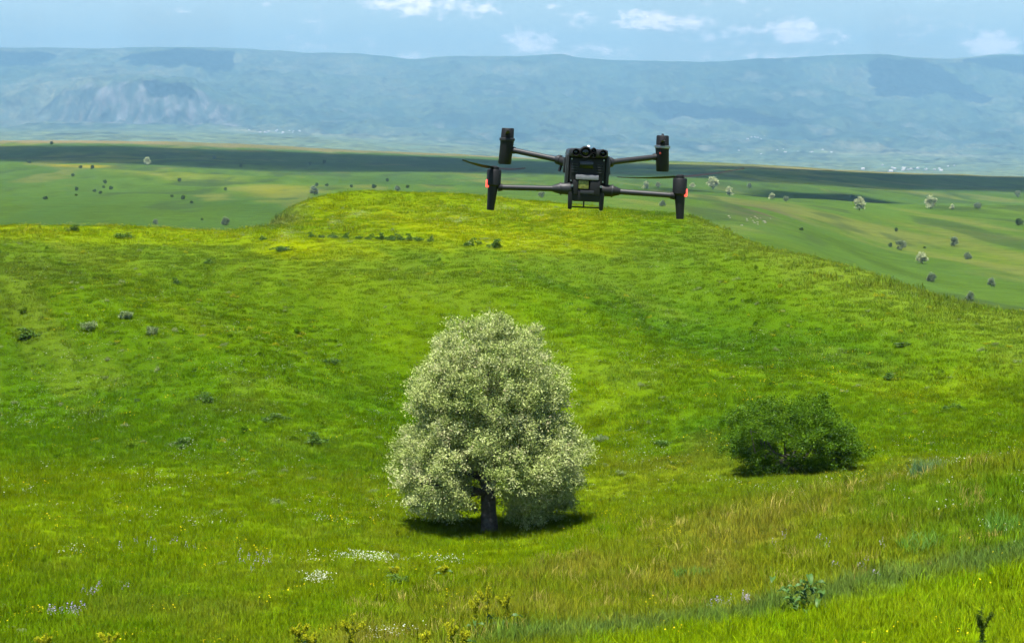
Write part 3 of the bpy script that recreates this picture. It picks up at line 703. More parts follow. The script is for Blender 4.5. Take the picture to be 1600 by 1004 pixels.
TREES = [
 (1114, 296, 19, 'pale', 'round pale tree right of the drone, largest of the row beside its right leg', GR),
 (1140, 306, 12, 'pale', 'small pale tree just below and right of the largest tree beside the drone', GR),
 (1082, 294, 9, 'pale', 'tiny pale tree at the edge of the drone right leg', GR),
 (1009, 296, 11, 'pale', 'pale tree seen above the drone front right arm, left of its pair', GR),
 (1028, 294, 9, 'pale', 'small pale tree seen above the drone front right arm, right of its pair', GR),
 (1035, 322, 11, 'grey', 'grey bush on the slope just below the drone front right arm', GR),
 (1171, 294, 7, 'grey', 'tiny grey tree at the edge of the cloud shadow left of the paired small trees', GR),
 (1206, 312, 10, 'pale', 'small pale tree, left one of two above the stony patch', GR),
 (1228, 315, 9, 'grey', 'small grey tree, right one of two above the stony patch', GR),
 (1343, 329, 17, 'pale', 'tall pale tree with shaded right side on the sunlit ridge', GR),
 (1331, 309, 9, 'dark', 'dark shaded tree just above the tall pale tree on the ridge', GR),
 (1454, 326, 18, 'pale', 'round whitish tree standing out against the shaded slope at right', GR),
 (1487, 328, 8, 'pale', 'tiny whitish bush between the round whitish tree and a dull tree', GR),
 (1528, 326, 12, 'grey', 'dull grey-brown tree at the right end of the shaded slope', GR),
 (1590, 308, 9, 'grey', 'grey tree on the far slope close to the right edge of the view', GR),
 (1592, 352, 16, 'dark', 'low dark shrub by the right edge on the sunlit slope', GR),
 (1408, 391, 17, 'grey', 'grey-green tree with a smaller shrub at its left', GR),
 (1391, 386, 9, 'dark', 'small shrub left beside the grey-green tree', GR),
 (1441, 412, 19, 'pale', 'bright pale tree in the middle of the right-hand valley side', GR),
 (1455, 440, 15, 'grey', 'dark grey tree directly below the bright pale tree', GR),
 (1491, 385, 13, 'grey', 'grey tree up the slope right of the bright pale tree', GR),
 (1512, 405, 13, 'grey', 'grey tree below and right of the one up the slope', GR),
 (1549, 448, 13, 'grey', 'grey tree low on the slope nearest the right edge', GR),
 (1516, 470, 14, 'grey', 'lowest grey tree of the valley just above the grassy crest', GR),
 (1445, 388, 6, 'dark', 'tiny dark shrub above the bright pale tree', GR),
 (1400, 362, 8, 'dark', 'flat dark shrub above the grey-green tree', GR),
 (1252, 360, 8, 'dark', 'flat dark shrub below the stony patch', GR),
 (1590, 275, 0, 'dark', '', GR),
 (230, 259, 11, 'pale', 'pale tree at the front edge of the dark cloud shadow on the left', GL),
 (280, 284, 9, 'dark', 'dark shrub on the bare pale rise left of centre', GL),
 (71, 312, 9, 'dark', 'dark shrub low on the far left slope, apart from the cluster', GL),
 (120, 298, 8, 'dark', 'dark shrub left of the shrub cluster on the left slope', GL),
 (119, 306, 6, 'dark', 'tiny dark shrub just below the shrub left of the cluster', GL),
 (164, 287, 8, 'dark', 'topmost dark shrub of the cluster on the left slope', GL),
 (148, 300, 7, 'dark', 'leftmost dark shrub of the cluster on the left slope', GL),
 (157, 303, 8, 'dark', 'lowest dark shrub of the cluster on the left slope', GL),
 (173, 296, 8, 'dark', 'rightmost dark shrub of the cluster on the left slope', GL),
 (162, 294, 6, 'dark', 'middle dark shrub of the cluster on the left slope', GL),
 (269, 308, 7, 'dark', 'highest of three dark shrubs in a slanting line left of the knoll', GL),
 (286, 312, 9, 'dark', 'middle of three dark shrubs in a slanting line left of the knoll', GL),
 (299, 318, 8, 'dark', 'lowest of three dark shrubs in a slanting line left of the knoll', GL),
 (114, 276, 7, 'dark', 'small dark shrub high on the left slope above the cluster', GL),
 (46, 255, 9, 'dark', 'flat dark shrub at the shadow edge near the left margin', GL),
 (126, 263, 8, 'dark', 'left one of two flat shrubs beside the yellow strip', GL),
 (144, 264, 9, 'dark', 'right one of two flat shrubs beside the yellow strip', GL),
 (352, 352, 13, 'grey', 'grey bush just left of the knoll flank above the grass crest', GL),
 (316, 344, 6, 'dark', 'tiny dark shrub left of the grey bush by the knoll flank', GL),
 (352, 298, 7, 'dark', 'small dark shrub above the grey bush by the knoll flank', GL),
 (243, 351, 9, 'grey', 'hazy grey shrub poking above the left grass crest', GL),
 (81, 226, 8, 'dark', 'dark tree on the far skyline of the hills at left', GL),
 (335, 249, 8, 'dark', 'blurred dark tree inside the cloud shadow at left', GL),
 (376, 261, 8, 'dark', 'dark tree at the lower rim of the cloud shadow left of centre', GL),
 (491, 305, 14, 'grey', 'grey bush behind the left shoulder of the yellow knoll', GM),
 (507, 256, 8, 'dark', 'right one of two dark trees inside the cloud shadow above the knoll', GM),
 (485, 257, 7, 'dark', 'left one of two dark trees inside the cloud shadow above the knoll', GM),
 (605, 284, 7, 'dark', 'highest dark shrub behind the knoll just below the shadow edge', GM),
 (621, 299, 9, 'grey', 'grey bush peeping over the yellow knoll top', GM),
 (637, 294, 8, 'dark', 'dark shrub right of the grey bush peeping over the knoll', GM),
 (584, 294, 9, 'dark', 'flat dark shrub left of the grey bush peeping over the knoll', GM),
 (549, 293, 7, 'dark', 'small dark shrub behind the knoll, midway along its top', GM),
 (511, 291, 7, 'dark', 'right one of two small shrubs above the grey bush at the knoll shoulder', GM),
 (495, 291, 7, 'dark', 'left one of two small shrubs above the grey bush at the knoll shoulder', GM),
 (846, 309, 11, 'grey', 'grey bush behind the knoll left of the drone body', GM)]
for i, (u, v, w, kind, lab, grp) in enumerate(TREES):
    if w: plant_far(u, v, w, kind, lab, i, grp)

# villages on the plain, seen as white specks
M_WALL = solid('whitewash', (.50, .48, .45), .9, nscale=2, namt=.06)
M_ROOFW = M_WALL
hm = MB()
hm.add([(-.5, -.4, 0), (.5, -.4, 0), (.5, .4, 0), (-.5, .4, 0), (-.5, -.4, .45), (.5, -.4, .45), (.5, .4, .45), (-.5, .4, .45), (-.5, 0, .72), (.5, 0, .72)],
       [(0, 1, 5, 4), (1, 2, 6, 5), (2, 3, 7, 6), (3, 0, 4, 7), (4, 5, 9, 8), (6, 7, 8, 9), (5, 6, 9), (7, 4, 8)])
HOUSE = new_mesh('house', hm.v, hm.f); HOUSE.materials.append(M_WALL)
g = np.random.default_rng(77)
for cu, cv, su, sv, n, lab in ((440, 206, 28, 2.0, 16, 'white house in the far village below the cliff'),
                               (1175, 216, 22, 3, 8, 'white house among those scattered on the far slope right of the drone'),
                               (1235, 238, 40, 3, 10, 'white house among dark trees on the far plain'),
                               (1425, 264, 45, 2.5, 18, 'white house in the far village on the plain at right')):
    for k in range(n):
        p = hit(cu + g.normal() * su, cv + g.normal() * sv, 4000)
        o = link('house', HOUSE, None); o.location = p; o.rotation_euler = (0, 0, g.uniform(0, 3.1)); s = g.uniform(5, 10); o.scale = (s, s, s * .8)
        tag(o, lab, 'house', lab.replace('white house', 'houses', 1))

# ------------------------------------------------------------------ grass and flowers (scattered instances)
def scatter(name, P, rot, scl, colr, idx, protos):
    pc = bpy.data.collections.new(name + '_kinds')
    for i, (me, m) in enumerate(protos):
        o = bpy.data.objects.new('%s_kind_%02d' % (name, i), me)
        if not me.materials: me.materials.append(m)
        pc.objects.link(o)
    me = bpy.data.meshes.new(name); n = len(P)
    me.vertices.add(n); me.vertices.foreach_set('co', np.asarray(P, np.float32).ravel())
    for nm, t, d, key in (('rot', 'FLOAT_VECTOR', rot, 'vector'), ('scl', 'FLOAT_VECTOR', scl, 'vector')):
        me.attributes.new(nm, t, 'POINT').data.foreach_set(key, np.asarray(d, np.float32).ravel())
    c4 = np.ones((n, 4), np.float32); c4[:, :3] = colr
    me.attributes.new('col', 'FLOAT_COLOR', 'POINT').data.foreach_set('color', c4.ravel())
    me.attributes.new('idx', 'INT', 'POINT').data.foreach_set('value', np.asarray(idx, np.int32))
    o = bpy.data.objects.new(name, me); col.objects.link(o); tag(o, kind='stuff')
    nt = bpy.data.node_groups.new(name + '_scatter', 'GeometryNodeTree')
    nt.interface.new_socket('Geometry', in_out='INPUT', socket_type='NodeSocketGeometry')
    nt.interface.new_socket('Geometry', in_out='OUTPUT', socket_type='NodeSocketGeometry')
    gi, go = nt.nodes.new('NodeGroupInput'), nt.nodes.new('NodeGroupOutput')
    ip = nt.nodes.new('GeometryNodeInstanceOnPoints'); ci = nt.nodes.new('GeometryNodeCollectionInfo')
    ci.inputs[0].default_value = pc; ci.inputs[1].default_value = True; ci.inputs[2].default_value = True
    def na(nm, t):
        a = nt.nodes.new('GeometryNodeInputNamedAttribute'); a.data_type = t; a.inputs[0].default_value = nm; return a.outputs[0]
    er = nt.nodes.new('FunctionNodeEulerToRotation'); nt.links.new(na('rot', 'FLOAT_VECTOR'), er.inputs[0])
    nt.links.new(gi.outputs[0], ip.inputs['Points']); nt.links.new(ci.outputs[0], ip.inputs['Instance'])
    ip.inputs['Pick Instance'].default_value = True
    nt.links.new(na('idx', 'INT'), ip.inputs['Instance Index']); nt.links.new(er.outputs[0], ip.inputs['Rotation'])
    nt.links.new(na('scl', 'FLOAT_VECTOR'), ip.inputs['Scale'])
    nt.links.new(ip.outputs[0], go.inputs[0])
    o.modifiers.new('scatter', 'NODES').node_group = nt
    return o
def blades(n, rad, hgt, wid, lean, g, name):
    """a clump of curved tapering blades"""
    q = np.sqrt(g.uniform(0, 1, n)) * rad; th = g.uniform(0, 6.283, n)
    B = np.stack([q * np.cos(th), q * np.sin(th), np.full(n, -.03)], 1)
    a = g.uniform(0, 6.283, n); D = np.stack([np.cos(a), np.sin(a), np.zeros(n)], 1); S = np.stack([-np.sin(a), np.cos(a), np.zeros(n)], 1)
    sp = g.uniform(0, 6.283, n); S = np.stack([np.cos(sp), np.sin(sp), np.zeros(n)], 1)
    h = hgt * g.uniform(.45, 1.15, n); ln = np.abs(g.normal(size=n)) * lean * h; w = wid * g.uniform(.6, 1.3, n)
    up = np.array([0, 0, 1.0])
    V = []
    for t, k in ((0, 1), (.55, .8)):
        c = B + up * (h * t)[:, None] + D * (ln * t * t)[:, None]
        V += [c - S * (w * k * .5)[:, None], c + S * (w * k * .5)[:, None]]
    V.append(B + up * (h * (1 - .25 * np.minimum(1, ln / h)))[:, None] + D * ln[:, None])
    V = np.stack(V, 1).reshape(-1, 3); o = np.arange(n)[:, None] * 5
    T = np.concatenate([o + np.array([0, 1, 3]), o + np.array([0, 3, 2]), o + np.array([2, 3, 4])])
    return new_mesh(name, V, T)
M_GRASS = leaf_mat('grass_blade', 'instancer', None, .22, .0, .40, .62)
def ground_points(n_in, y0, y1, power, g, half=20.5):
    """points over the sector in view; density falls with distance^power"""
    t = g.uniform(0, 1, n_in); e = 2 - power
    r = np.exp(np.log(y0) + t * np.log(y1 / y0)) if abs(e) < 1e-6 else (y0 ** e + t * (y1 ** e - y0 ** e)) ** (1 / e)
    a = np.radians(g.uniform(-half, half, n_in))
    return r * np.sin(a), r * np.cos(a)
def grass():
    g = np.random.default_rng(3)
    protos = []
    for k in range(4): protos.append((blades(60, .20, .15, .008, .6, g, 'short_grass'), M_GRASS))
    for k in range(3): protos.append((blades(52, .22, .27, .008, .5, g, 'tall_grass'), M_GRASS))
    for k in range(3): protos.append((blades(52, .30, .13, .015, .6, g, 'hill_grass'), M_GRASS))
    x1, y1 = ground_points(33000, 20, 60, 1.0, g); x2, y2 = ground_points(43000, 52, 127, 1.6, g)
    x, y = np.concatenate([x1, x2]), np.concatenate([y1, y2]); far = np.arange(len(x)) >= len(x1)
    u, Y = bearing(x, y); n = len(x)
    db = Y - np.interp(u, BAND_U, BAND_Y); ey = np.interp(u, EDGE_U, EDGE_Y)
    inband = (db > -.2) & (db < .8) & (u > 760)
    idx = g.integers(0, 4, n); tall = (Y < ey) & (u > 560) & (g.uniform(size=n) < .45) & ~far
    idx[tall] = g.integers(4, 7, tall.sum()); idx[inband] = g.integers(4, 7, inband.sum()); idx[far] = g.integers(7, 10, far.sum())
    pt = fbm(x / 2.5, y / 3.5, 3, 121)
    s = g.uniform(.7, 1.25, n) * (1 + .3 * pt); s[inband] *= 1.1; s[far] *= .85
    rag = (far) & (Y > np.interp(u, [0, 400, 1000, 1100, 1240, 1400, 1600], [94, 94, 108, 97, 80, 73, 64])) & (g.uniform(size=n) < .12); s[rag] *= 1.9
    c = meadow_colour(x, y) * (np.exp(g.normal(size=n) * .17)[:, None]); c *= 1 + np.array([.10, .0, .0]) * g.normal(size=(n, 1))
    dry = (Y < ey + 1) & (u > 520) & (g.uniform(size=n) < .05) & ~inband & (db > 0); c[dry] = np.array([.30, .26, .060]) * g.uniform(.7, 1.2, (dry.sum(), 1))
    P = np.stack([x, y, height(x, y)], 1)
    rot = np.stack([g.normal(size=n) * .08, g.normal(size=n) * .08, g.uniform(0, 6.28, n)], 1)
    scatter('grass', P, rot, np.stack([s, s, s * g.uniform(.8, 1.2, n)], 1), np.clip(c, .001, 1), idx, protos)
grass()

# flowers ----------------------------------------------------------
def bloom_mesh(n, rad, h, head, g, name, spike=False):
    """a sprig: thin stems carrying small flat heads"""
    V = []; Fc = []
    for k in range(n):
        q, th = math.sqrt(g.uniform()) * rad, g.uniform(0, 6.28); bx, by = q * math.cos(th), q * math.sin(th); hh = h * g.uniform(.6, 1.1)
        for j in range(4 if spike else 1):
            o = len(V); r = head * g.uniform(.6, 1.2); c = Vector((bx + g.normal() * .006 * j, by + g.normal() * .006 * j, hh * (1 - .12 * j))); t = Vector((g.normal() * .35, g.normal() * .35 - .15, 1)).normalized()
            e1 = t.orthogonal().normalized(); e2 = t.cross(e1)
            V.append(c + t * r * .25)
            for i in range(6): V.append(c + (e1 * math.cos(i * 1.0472) + e2 * math.sin(i * 1.0472)) * r)
            Fc += [(o, o + 1 + i, o + 1 + (i + 1) % 6) for i in range(6)]
    return new_mesh(name, V, Fc)
M_FLOWER = leaf_mat('petal', 'instancer', None, .2, .0, .15, .3)
def flowers(name, pts, colour, protos, seed, smin=.7, smax=1.3):
    g = np.random.default_rng(seed); P = np.array(pts); n = len(P)
    c = np.array(colour) * g.uniform(.75, 1.1, (n, 1)); s = g.uniform(smin, smax, n)
    scatter(name, P, np.stack([np.zeros(n), np.zeros(n), g.uniform(0, 6.28, n)], 1), np.stack([s] * 3, 1), c, g.integers(0, len(protos), n), [(p, M_FLOWER) for p in protos])
def drop(u, v, y0=21., y1=135.):
    p = hit(u, v, y0, y1); return p
def patch(g, u, v, w, d, n):
    c = drop(u, v); k = w * c.y / F
    x = c.x + g.normal(size=n) * k * .4; y = c.y + g.normal(size=n) * d
    return np.stack([x, y, height(x, y)], 1)
g = np.random.default_rng(19)
pw = [patch(g, u, v, w, d, n) for u, v, w, d, n in (
    (575, 880, 70, .14, 80), (497, 914, 26, .18, 44), (690, 884, 60, .25, 18), (480, 880, 60, .5, 8), (340, 822, 90, .5, 14), (480, 790, 90, .6, 10),
    (110, 872, 30, .2, 8), (505, 815, 90, .5, 14), (600, 1002, 60, .2, 18), (450, 372, 22, 1.2, 60), (560, 338, 22, 1.6, 60), (525, 352, 18, 1.4, 40),
    (720, 346, 30, 1.2, 50), (785, 328, 40, 2.0, 70), (690, 332, 40, 3.0, 40), (840, 335, 60, 2.5, 40), (100, 650, 120, 3, 50), (330, 660, 160, 4, 60),
    (60, 600, 80, 3, 40), (150, 560, 120, 3, 40), (420, 560, 160, 5, 50), (240, 480, 200, 6, 50), (980, 590, 120, 4, 25), (1000, 700, 60, 2, 24), (1240, 560, 160, 4, 30),
    (1060, 430, 150, 5, 50), (820, 425, 120, 4, 40), (620, 800, 40, .5, 16), (640, 755, 90, 1.0, 20))]
x, y = ground_points(3400, 24, 112, .9, g); k = fbm(x / 5, y / 12, 3, 141) > .0; x, y = x[k], y[k]
pw.append(np.stack([x, y, height(x, y)], 1))
gm = np.random.default_rng(23)
flowers('white_wildflowers', np.concatenate(pw), (.46, .50, .36), [bloom_mesh(6, .15, .19, .010, gm, 'daisy_sprig') for _ in range(3)], 1)
py = [patch(g, u, v, w, d, n) for u, v, w, d, n in ((560, 345, 160, 6, 260), (800, 350, 200, 8, 300), (900, 350, 120, 5, 200), (660, 325, 160, 6, 200), (250, 362, 260, 2.5, 160), (60, 362, 120, 2.5, 90),
    (130, 480, 160, 5, 40), (250, 600, 220, 5, 40), (450, 470, 200, 6, 40), (1150, 600, 120, 4, 30), (1350, 590, 160, 4, 40))]
x, y = ground_points(420, 24, 100, 1.2, g); py.append(np.stack([x, y, height(x, y)], 1))
flowers('yellow_wildflowers', np.concatenate(py), (.62, .52, .01), [bloom_mesh(8, .20, .15, .011, gm, 'yellow_sprig') for _ in range(3)], 2)
pp = [patch(g, u, v, w, d, n) for u, v, w, d, n in ((80, 970, 14, .15, 5), (116, 970, 16, .15, 7), (385, 880, 60, .5, 8), (255, 860, 60, .4, 8), (150, 935, 60, .4, 6), (405, 890, 40, .3, 6), (1150, 950, 40, .2, 12), (1270, 885, 200, 1.5, 10))]
flowers('purple_wildflowers', np.concatenate(pp), (.34, .29, .42), [bloom_mesh(3, .09, .24, .010, gm, 'purple_sprig', True) for _ in range(2)], 3)

def herbs():
    g = np.random.default_rng(29); protos = []
    for k in range(4):
        lob = [(g.normal() * .3, g.normal() * .3, abs(g.normal()) * .12 + .1, g.uniform(.14, .28)) for _ in range(6)]
        protos.append((crown_mesh('herb', lob, 6, 7, .07, .22, .4, g, .7, .3), M_GRASS))
    x1, y1 = ground_points(2600, 24, 60, 1.0, g); x2, y2 = ground_points(7500, 50, 122, 1.3, g)
    x, y = np.concatenate([x1, x2]), np.concatenate([y1, y2]); n0 = len(x)
    d = fbm(x / 4, y / 6, 3, 151); k = g.uniform(size=n0) < ss(-.35, .5, d) * .55 + .03; x, y = x[k], y[k]; n = len(x)
    base = meadow_colour(x, y); pick = g.uniform(size=n)[:, None]
    c = np.where(pick < .28, base * np.array([.66, .78, 1.0]), np.where(pick < .68, base * np.array([1.35, 1.25, 1]) + .004, np.where(pick < .86, np.array([.17, .225, .075]), np.array([.22, .25, .010]))))
    s = g.uniform(.06, .22, n) * (.6 + .4 * ss(25, 60, y)); s[g.uniform(size=n) < .05] *= 1.7
    scatter('meadow_herbs', np.stack([x, y, height(x, y)], 1), np.stack([np.zeros(n), np.zeros(n), g.uniform(0, 6.28, n)], 1), np.stack([s, s, s * g.uniform(.5, 1.0, n)], 1), np.clip(c, .001, 1), g.integers(0, 4, n), protos)
herbs()
# weeds, tufts and docks: single plants --------------------------------
M_WEED = leaf_mat('weed_leaf', 'tone', [(0, (.035, .085, .008)), (.5, (.065, .145, .010)), (1, (.11, .20, .010))], .25, .04, .3, .35)
M_PALEWEED = leaf_mat('pale_weed_leaf', 'tone', [(0, (.10, .16, .05)), (.5, (.17, .24, .08)), (1, (.32, .38, .18))], .25, .03, .3, .35)
M_BLUEWEED = leaf_mat('bluish_tuft_leaf', 'tone', [(0, (.045, .11, .04)), (.5, (.075, .16, .055)), (1, (.12, .21, .08))], .25, .02, .25, .45)
M_LIGHTTUFT = leaf_mat('light_tuft_leaf', 'tone', [(0, (.065, .165, .012)), (.5, (.085, .20, .018)), (1, (.12, .24, .02))], .25, .02, .2, .55)
def weed_mesh(seed, w, h, n=9, leaf=.16):
    g = np.random.default_rng(seed)
    lob = [(g.normal() * .26 * w, g.normal() * .20 * w, abs(g.normal()) * .28 * h + .18 * h, g.uniform(.12, .24) * w) for _ in range(n)]
    return crown_mesh('foliage', lob, 9, 10, .05 * w, leaf * w, .38, g, .6, .35)
def tuft_mesh(seed, n=420):
    g = np.random.default_rng(seed); me = blades(n, .46, .55, .014, .45, g, 'tuft_blades')
    me.attributes.new('tone', 'FLOAT', 'FACE').data.foreach_set('value', np.tile(g.uniform(0, 1, n), 3).astype(np.float32)[:len(me.polygons)]); return me
WM = {k: [] for k in ('dark', 'pale')}
for k, m in (('dark', M_WEED), ('pale', M_PALEWEED)):
    for sd in range(3):
        me = weed_mesh(50 + sd + (9 if k == 'pale' else 0), 1.0, .8); me.materials.append(m); WM[k].append(me)
TM = {}
for k, m in (('bluish', M_BLUEWEED), ('light', M_LIGHTTUFT), ('green', M_WEED)):
    me = tuft_mesh(len(k) + 60); me.materials.append(m); TM[k] = me
WEEDS = [
 (42, 528, 40, 'dark', .45, 'dark green flat weed clump at the left edge of the hillside'),
 (215, 627, 11, 'dark', .9, 'small very dark weed tuft on the left hillside, alone'),
 (322, 627, 30, 'dark', .6, 'dark green weed clump right of the small very dark tuft'),
 (283, 697, 44, 'dark', .35, 'low green weed patch at the foot of the left hillside'),
 (516, 568, 26, 'dark', .6, 'dark weed clump on the hillside left of the silvery tree crown'),
 (140, 516, 26, 'pale', .9, 'pale leafy weed on the upper left hillside, left of its neighbour'),
 (240, 522, 22, 'pale', .9, 'pale leafy weed on the upper left hillside, right of its neighbour'),
 (196, 498, 24, 'pale', .8, 'pale bushy weed just above the two pale leafy weeds'),
 (438, 656, 34, 'dark', .4, 'flat dark weed patch on the lower hillside left of the tree'),
 (492, 694, 36, 'dark', .6, 'ragged dark weed at the hillside foot near the tree left edge'),
 (1036, 696, 28, 'dark', .5, 'ragged green weed between the silvery tree and the dark bush'),
 (940, 690, 22, 'pale', .8, 'pale weed close beside the silvery tree right edge'),
 (116, 362, 24, 'dark', .55, 'dark weed clump on the left grass crest'),
 (190, 372, 30, 'dark', .5, 'broad dark weed just below the left grass crest'),
 (326, 412, 20, 'dark', .5, 'dark weed on the upper hillside below the crest, left of centre'),
 (275, 444, 16, 'dark', .7, 'small dark weed on the upper left hillside under the crest'),
 (1412, 540, 26, 'dark', .4, 'dark weed clump high on the right flank of the hill'),
 (1500, 640, 30, 'dark', .4, 'dark flat weed on the right hillside above the bluish tuft'),
 (1390, 592, 30, 'dark', .35, 'faint dark weed streak on the right hillside above the bush'),
 (620, 912, 34, 'dark', .7, 'dark leafy weed in the near meadow below the white flower streak'),
 (735, 384, 22, 'dark', .7, 'dark weed at the knoll front, left one of the two apart from the row'),
 (775, 388, 24, 'dark', .7, 'dark weed at the knoll front, right one of the two apart from the row'),
 (440, 392, 34, 'dark', .4, 'dark flat weeds at the left foot of the knoll'),
 (412, 375, 14, 'dark', .6, 'small dark weed at the left end of the knoll front')]
def put_weed(me, p, w_m, hs, i, name, label, cat, grp=None):
    e = empty(name, p, i * 1.3); e.scale = (w_m, w_m, w_m * hs); tag(e, label, cat, grp)
    link('foliage', me, None, e); return e
for i, (u, v, w, k, hs, lab) in enumerate(WEEDS):
    p = drop(u, v); put_weed(WM[k][i % 3], p, w * .85 * p.y / F, hs, i, 'weed_clump', lab, 'weed', 'weeds dotted over the hillside')
ROW = [(486, 10), (503, 9), (521, 12), (541, 11), (560, 9), (578, 12), (596, 13), (611, 14), (625, 14), (640, 13), (655, 11), (672, 11)]
for i, (u, w) in enumerate(ROW):
    p = drop(u, 371 + (u - 486) * .035); n = i + 1
    put_weed(WM['dark'][i % 3], p, w * 1.1 * p.y / F, .75, i, 'weed_clump', 'small dark weed, number %s from the left in the row along the knoll front' % ('one two three four five six seven eight nine ten eleven twelve'.split()[i]), 'weed', 'row of weeds along the knoll front')
for i, (u, v, w, k, hs, lab) in enumerate((
    (1450, 742, 62, 'bluish', .9, 'soft blue-green grass tuft right of the dark bush'),
    (1440, 856, 110, 'light', .45, 'broad light green grass tuft on the brown slope, left one'),
    (1572, 830, 90, 'light', .7, 'tall light green grass tuft on the brown slope at the right edge'),
    (1090, 900, 80, 'light', .35, 'low light green grass tuft at the bottom of the brown slope'))):
    p = drop(u, v); e = empty('grass_tuft', p, i); s = w * p.y / F; e.scale = (s, s * .7, s * hs); tag(e, lab, 'tuft'); link('blades', TM[k], None, e)

M_DOCK = leaf_mat('dock_flower', 'tone', [(0, (.20, .24, .01)), (.5, (.33, .36, .012)), (1, (.48, .46, .02))], .25, .0, .3, .3)
M_DOCKDARK = leaf_mat('dock_seed', 'tone', [(0, (.04, .08, .01)), (.5, (.07, .12, .012)), (1, (.13, .18, .02))], .25, .0, .3, .3)
M_STALK = solid('green_stalk', (.09, .15, .02), .7)
M_BROADLEAF = leaf_mat('broad_leaf', 'tone', [(0, (.07, .155, .028)), (1, (.11, .20, .045))], .3, .03, .35, .3)
def leaf_blade(mb, base, az, L, W, rise, droop):
    """a broad leaf: two rows either side of a folded midrib"""
    d = Vector((math.cos(az), math.sin(az), 0)); s = Vector((-d.y, d.x, 0)); n = 7; vs = []; fs = []
    for i in range(n + 1):
        t = i / n; c = Vector(base) + d * (L * t) + Vector((0, 0, L * (rise * t - droop * t * t))); w = W * math.sin(math.pi * min(1, .06 + t * .94)) ** .7 * .5
        wv = .06 * L * math.sin(t * 9 + az)
        vs += [c - s * w + Vector((0, 0, w * .5 + wv)), c, c + s * w + Vector((0, 0, w * .5 - wv))]
    for i in range(n):
        for k in (0, 1): fs.append((i * 3 + k, i * 3 + k + 1, i * 3 + k + 4, i * 3 + k + 3))
    mb.add(vs, fs)
def dock(u, vbase, vtop, label, m, seed, spread=.10, leaves=4):
    g = np.random.default_rng(seed); x, y = ray(u, vbase, 26.0)[:2]
    p = hit(u, vbase, 18, 60); h = (vbase - vtop) * p.y / F
    e = empty('dock_plant', p); tag(e, label, 'plant', 'dock plants along the bottom of the view')
    mb = MB(); ln = g.normal() * .05 * h; mb.tube([(0, 0, -.05), (ln * .3, 0, h * .5), (ln, 0, h)], [.009, .007, .003], 6); mb.build('stem', M_STALK, e)
    side = [((ln * .6, 0, h * .55), (ln * .6 + g.normal() * .05 + sgn * .06, g.normal() * .05, h * g.uniform(.78, .92))) for sgn in (-1, 1)]
    lob = [(ln * t + g.normal() * .008, g.normal() * .012, h * t, .022 * (1.35 - t)) for t in np.linspace(.38, 1.0, 26)]
    for a, b in side:
        mb = MB(); mb.tube([a, b], [.005, .002], 5); mb.build('branch', M_STALK, e)
        lob += [tuple(Vector(a).lerp(Vector(b), t)) + (.022,) for t in np.linspace(.35, 1, 9)]
    link('flower_spike', crown_mesh('flower_spike', lob, 6, 8, .010, .017, .7, g, .2, .35), m, e)
    for k in range(leaves):
        mb = MB(); leaf_blade(mb, (0, 0, .03 + .05 * k), g.uniform(0, 6.28), g.uniform(.16, .26), .06, .7, .7); mb.build('leaf', M_BROADLEAF, e)
for i, a in enumerate((
    (467, 1030, 965, 'yellow-green dock spike at the bottom edge, left one of the left pair', M_DOCK),
    (545, 1035, 955, 'tall yellow-green dock spike at the bottom edge, right one of the left pair', M_DOCK),
    (488, 1032, 985, 'short yellow dock spike between the left pair at the bottom edge', M_DOCK),
    (668, 1034, 982, 'orange-yellow low dock spike left of the tall dock group', M_DOCK),
    (703, 1032, 962, 'thin yellow dock spike left of the tall dock group', M_DOCK),
    (724, 1028, 978, 'short yellow dock spike at the foot of the tall dock group', M_DOCK),
    (741, 990, 928, 'green dock spike, leftmost of the tall dock group', M_DOCK),
    (761, 985, 908, 'tallest bright yellow dock spike in the middle of the tall dock group', M_DOCK),
    (792, 985, 920, 'yellow dock spike, rightmost of the tall dock group', M_DOCK),
    (694, 905, 880, 'small yellow-green dock in the meadow above the tall dock group', M_DOCK),
    (618, 905, 884, 'small yellow-green dock beside the dark leafy weed', M_DOCK),
    (1536, 1030, 945, 'dark green dock spike alone at the bottom right', M_DOCKDARK),
    (172, 1030, 985, 'thin green dock spike at the bottom left, right one of two', M_DOCK),
    (72, 1030, 988, 'short green dock spike at the bottom left, left one of two', M_DOCK))):
    dock(*a, 200 + i)
def burdock():
    g = np.random.default_rng(9); p = hit(1250, 955, 20, 60)
    e = empty('broad_leaved_plant', p); tag(e, 'broad-leaved dark green plant in the strip of tall bluish grass', 'plant')
    for k in range(36):
        mb = MB(); L = g.uniform(.13, .25); leaf_blade(mb, (g.normal() * .14, g.normal() * .10, .04 + .012 * k), g.uniform(0, 6.28), L, L * .42, g.uniform(.5, 1.1), g.uniform(.5, 1.0)); mb.build('leaf', M_BROADLEAF, e)
burdock()
# pale stones on the far slope
M_STONE = solid('pale_stone', (.17, .16, .12), .9, nscale=3, namt=.25)
bm = bmesh.new(); bmesh.ops.create_icosphere(bm, subdivisions=2, radius=.5)
for v in bm.verts: v.co = Vector((v.co.x, v.co.y * .8, v.co.z * .6)) * (1 + .35 * (random.random() - .5))
STONE = bpy.data.meshes.new('stone'); bm.to_mesh(STONE); bm.free(); STONE.materials.append(M_STONE)
g = np.random.default_rng(15)
for k in range(16):
    p = hit(1172 + g.normal() * 22, 344 + g.normal() * 4, 180, 1000); o = link('stone', STONE, None); o.location = p; s = g.uniform(.25, .6); o.scale = (s * 1.3, s, s); o.rotation_euler = (0, 0, g.uniform(0, 6))
    tag(o, 'pale stone lying on the stony patch of the slope right of the drone', 'stone', 'stones on the stony patch')

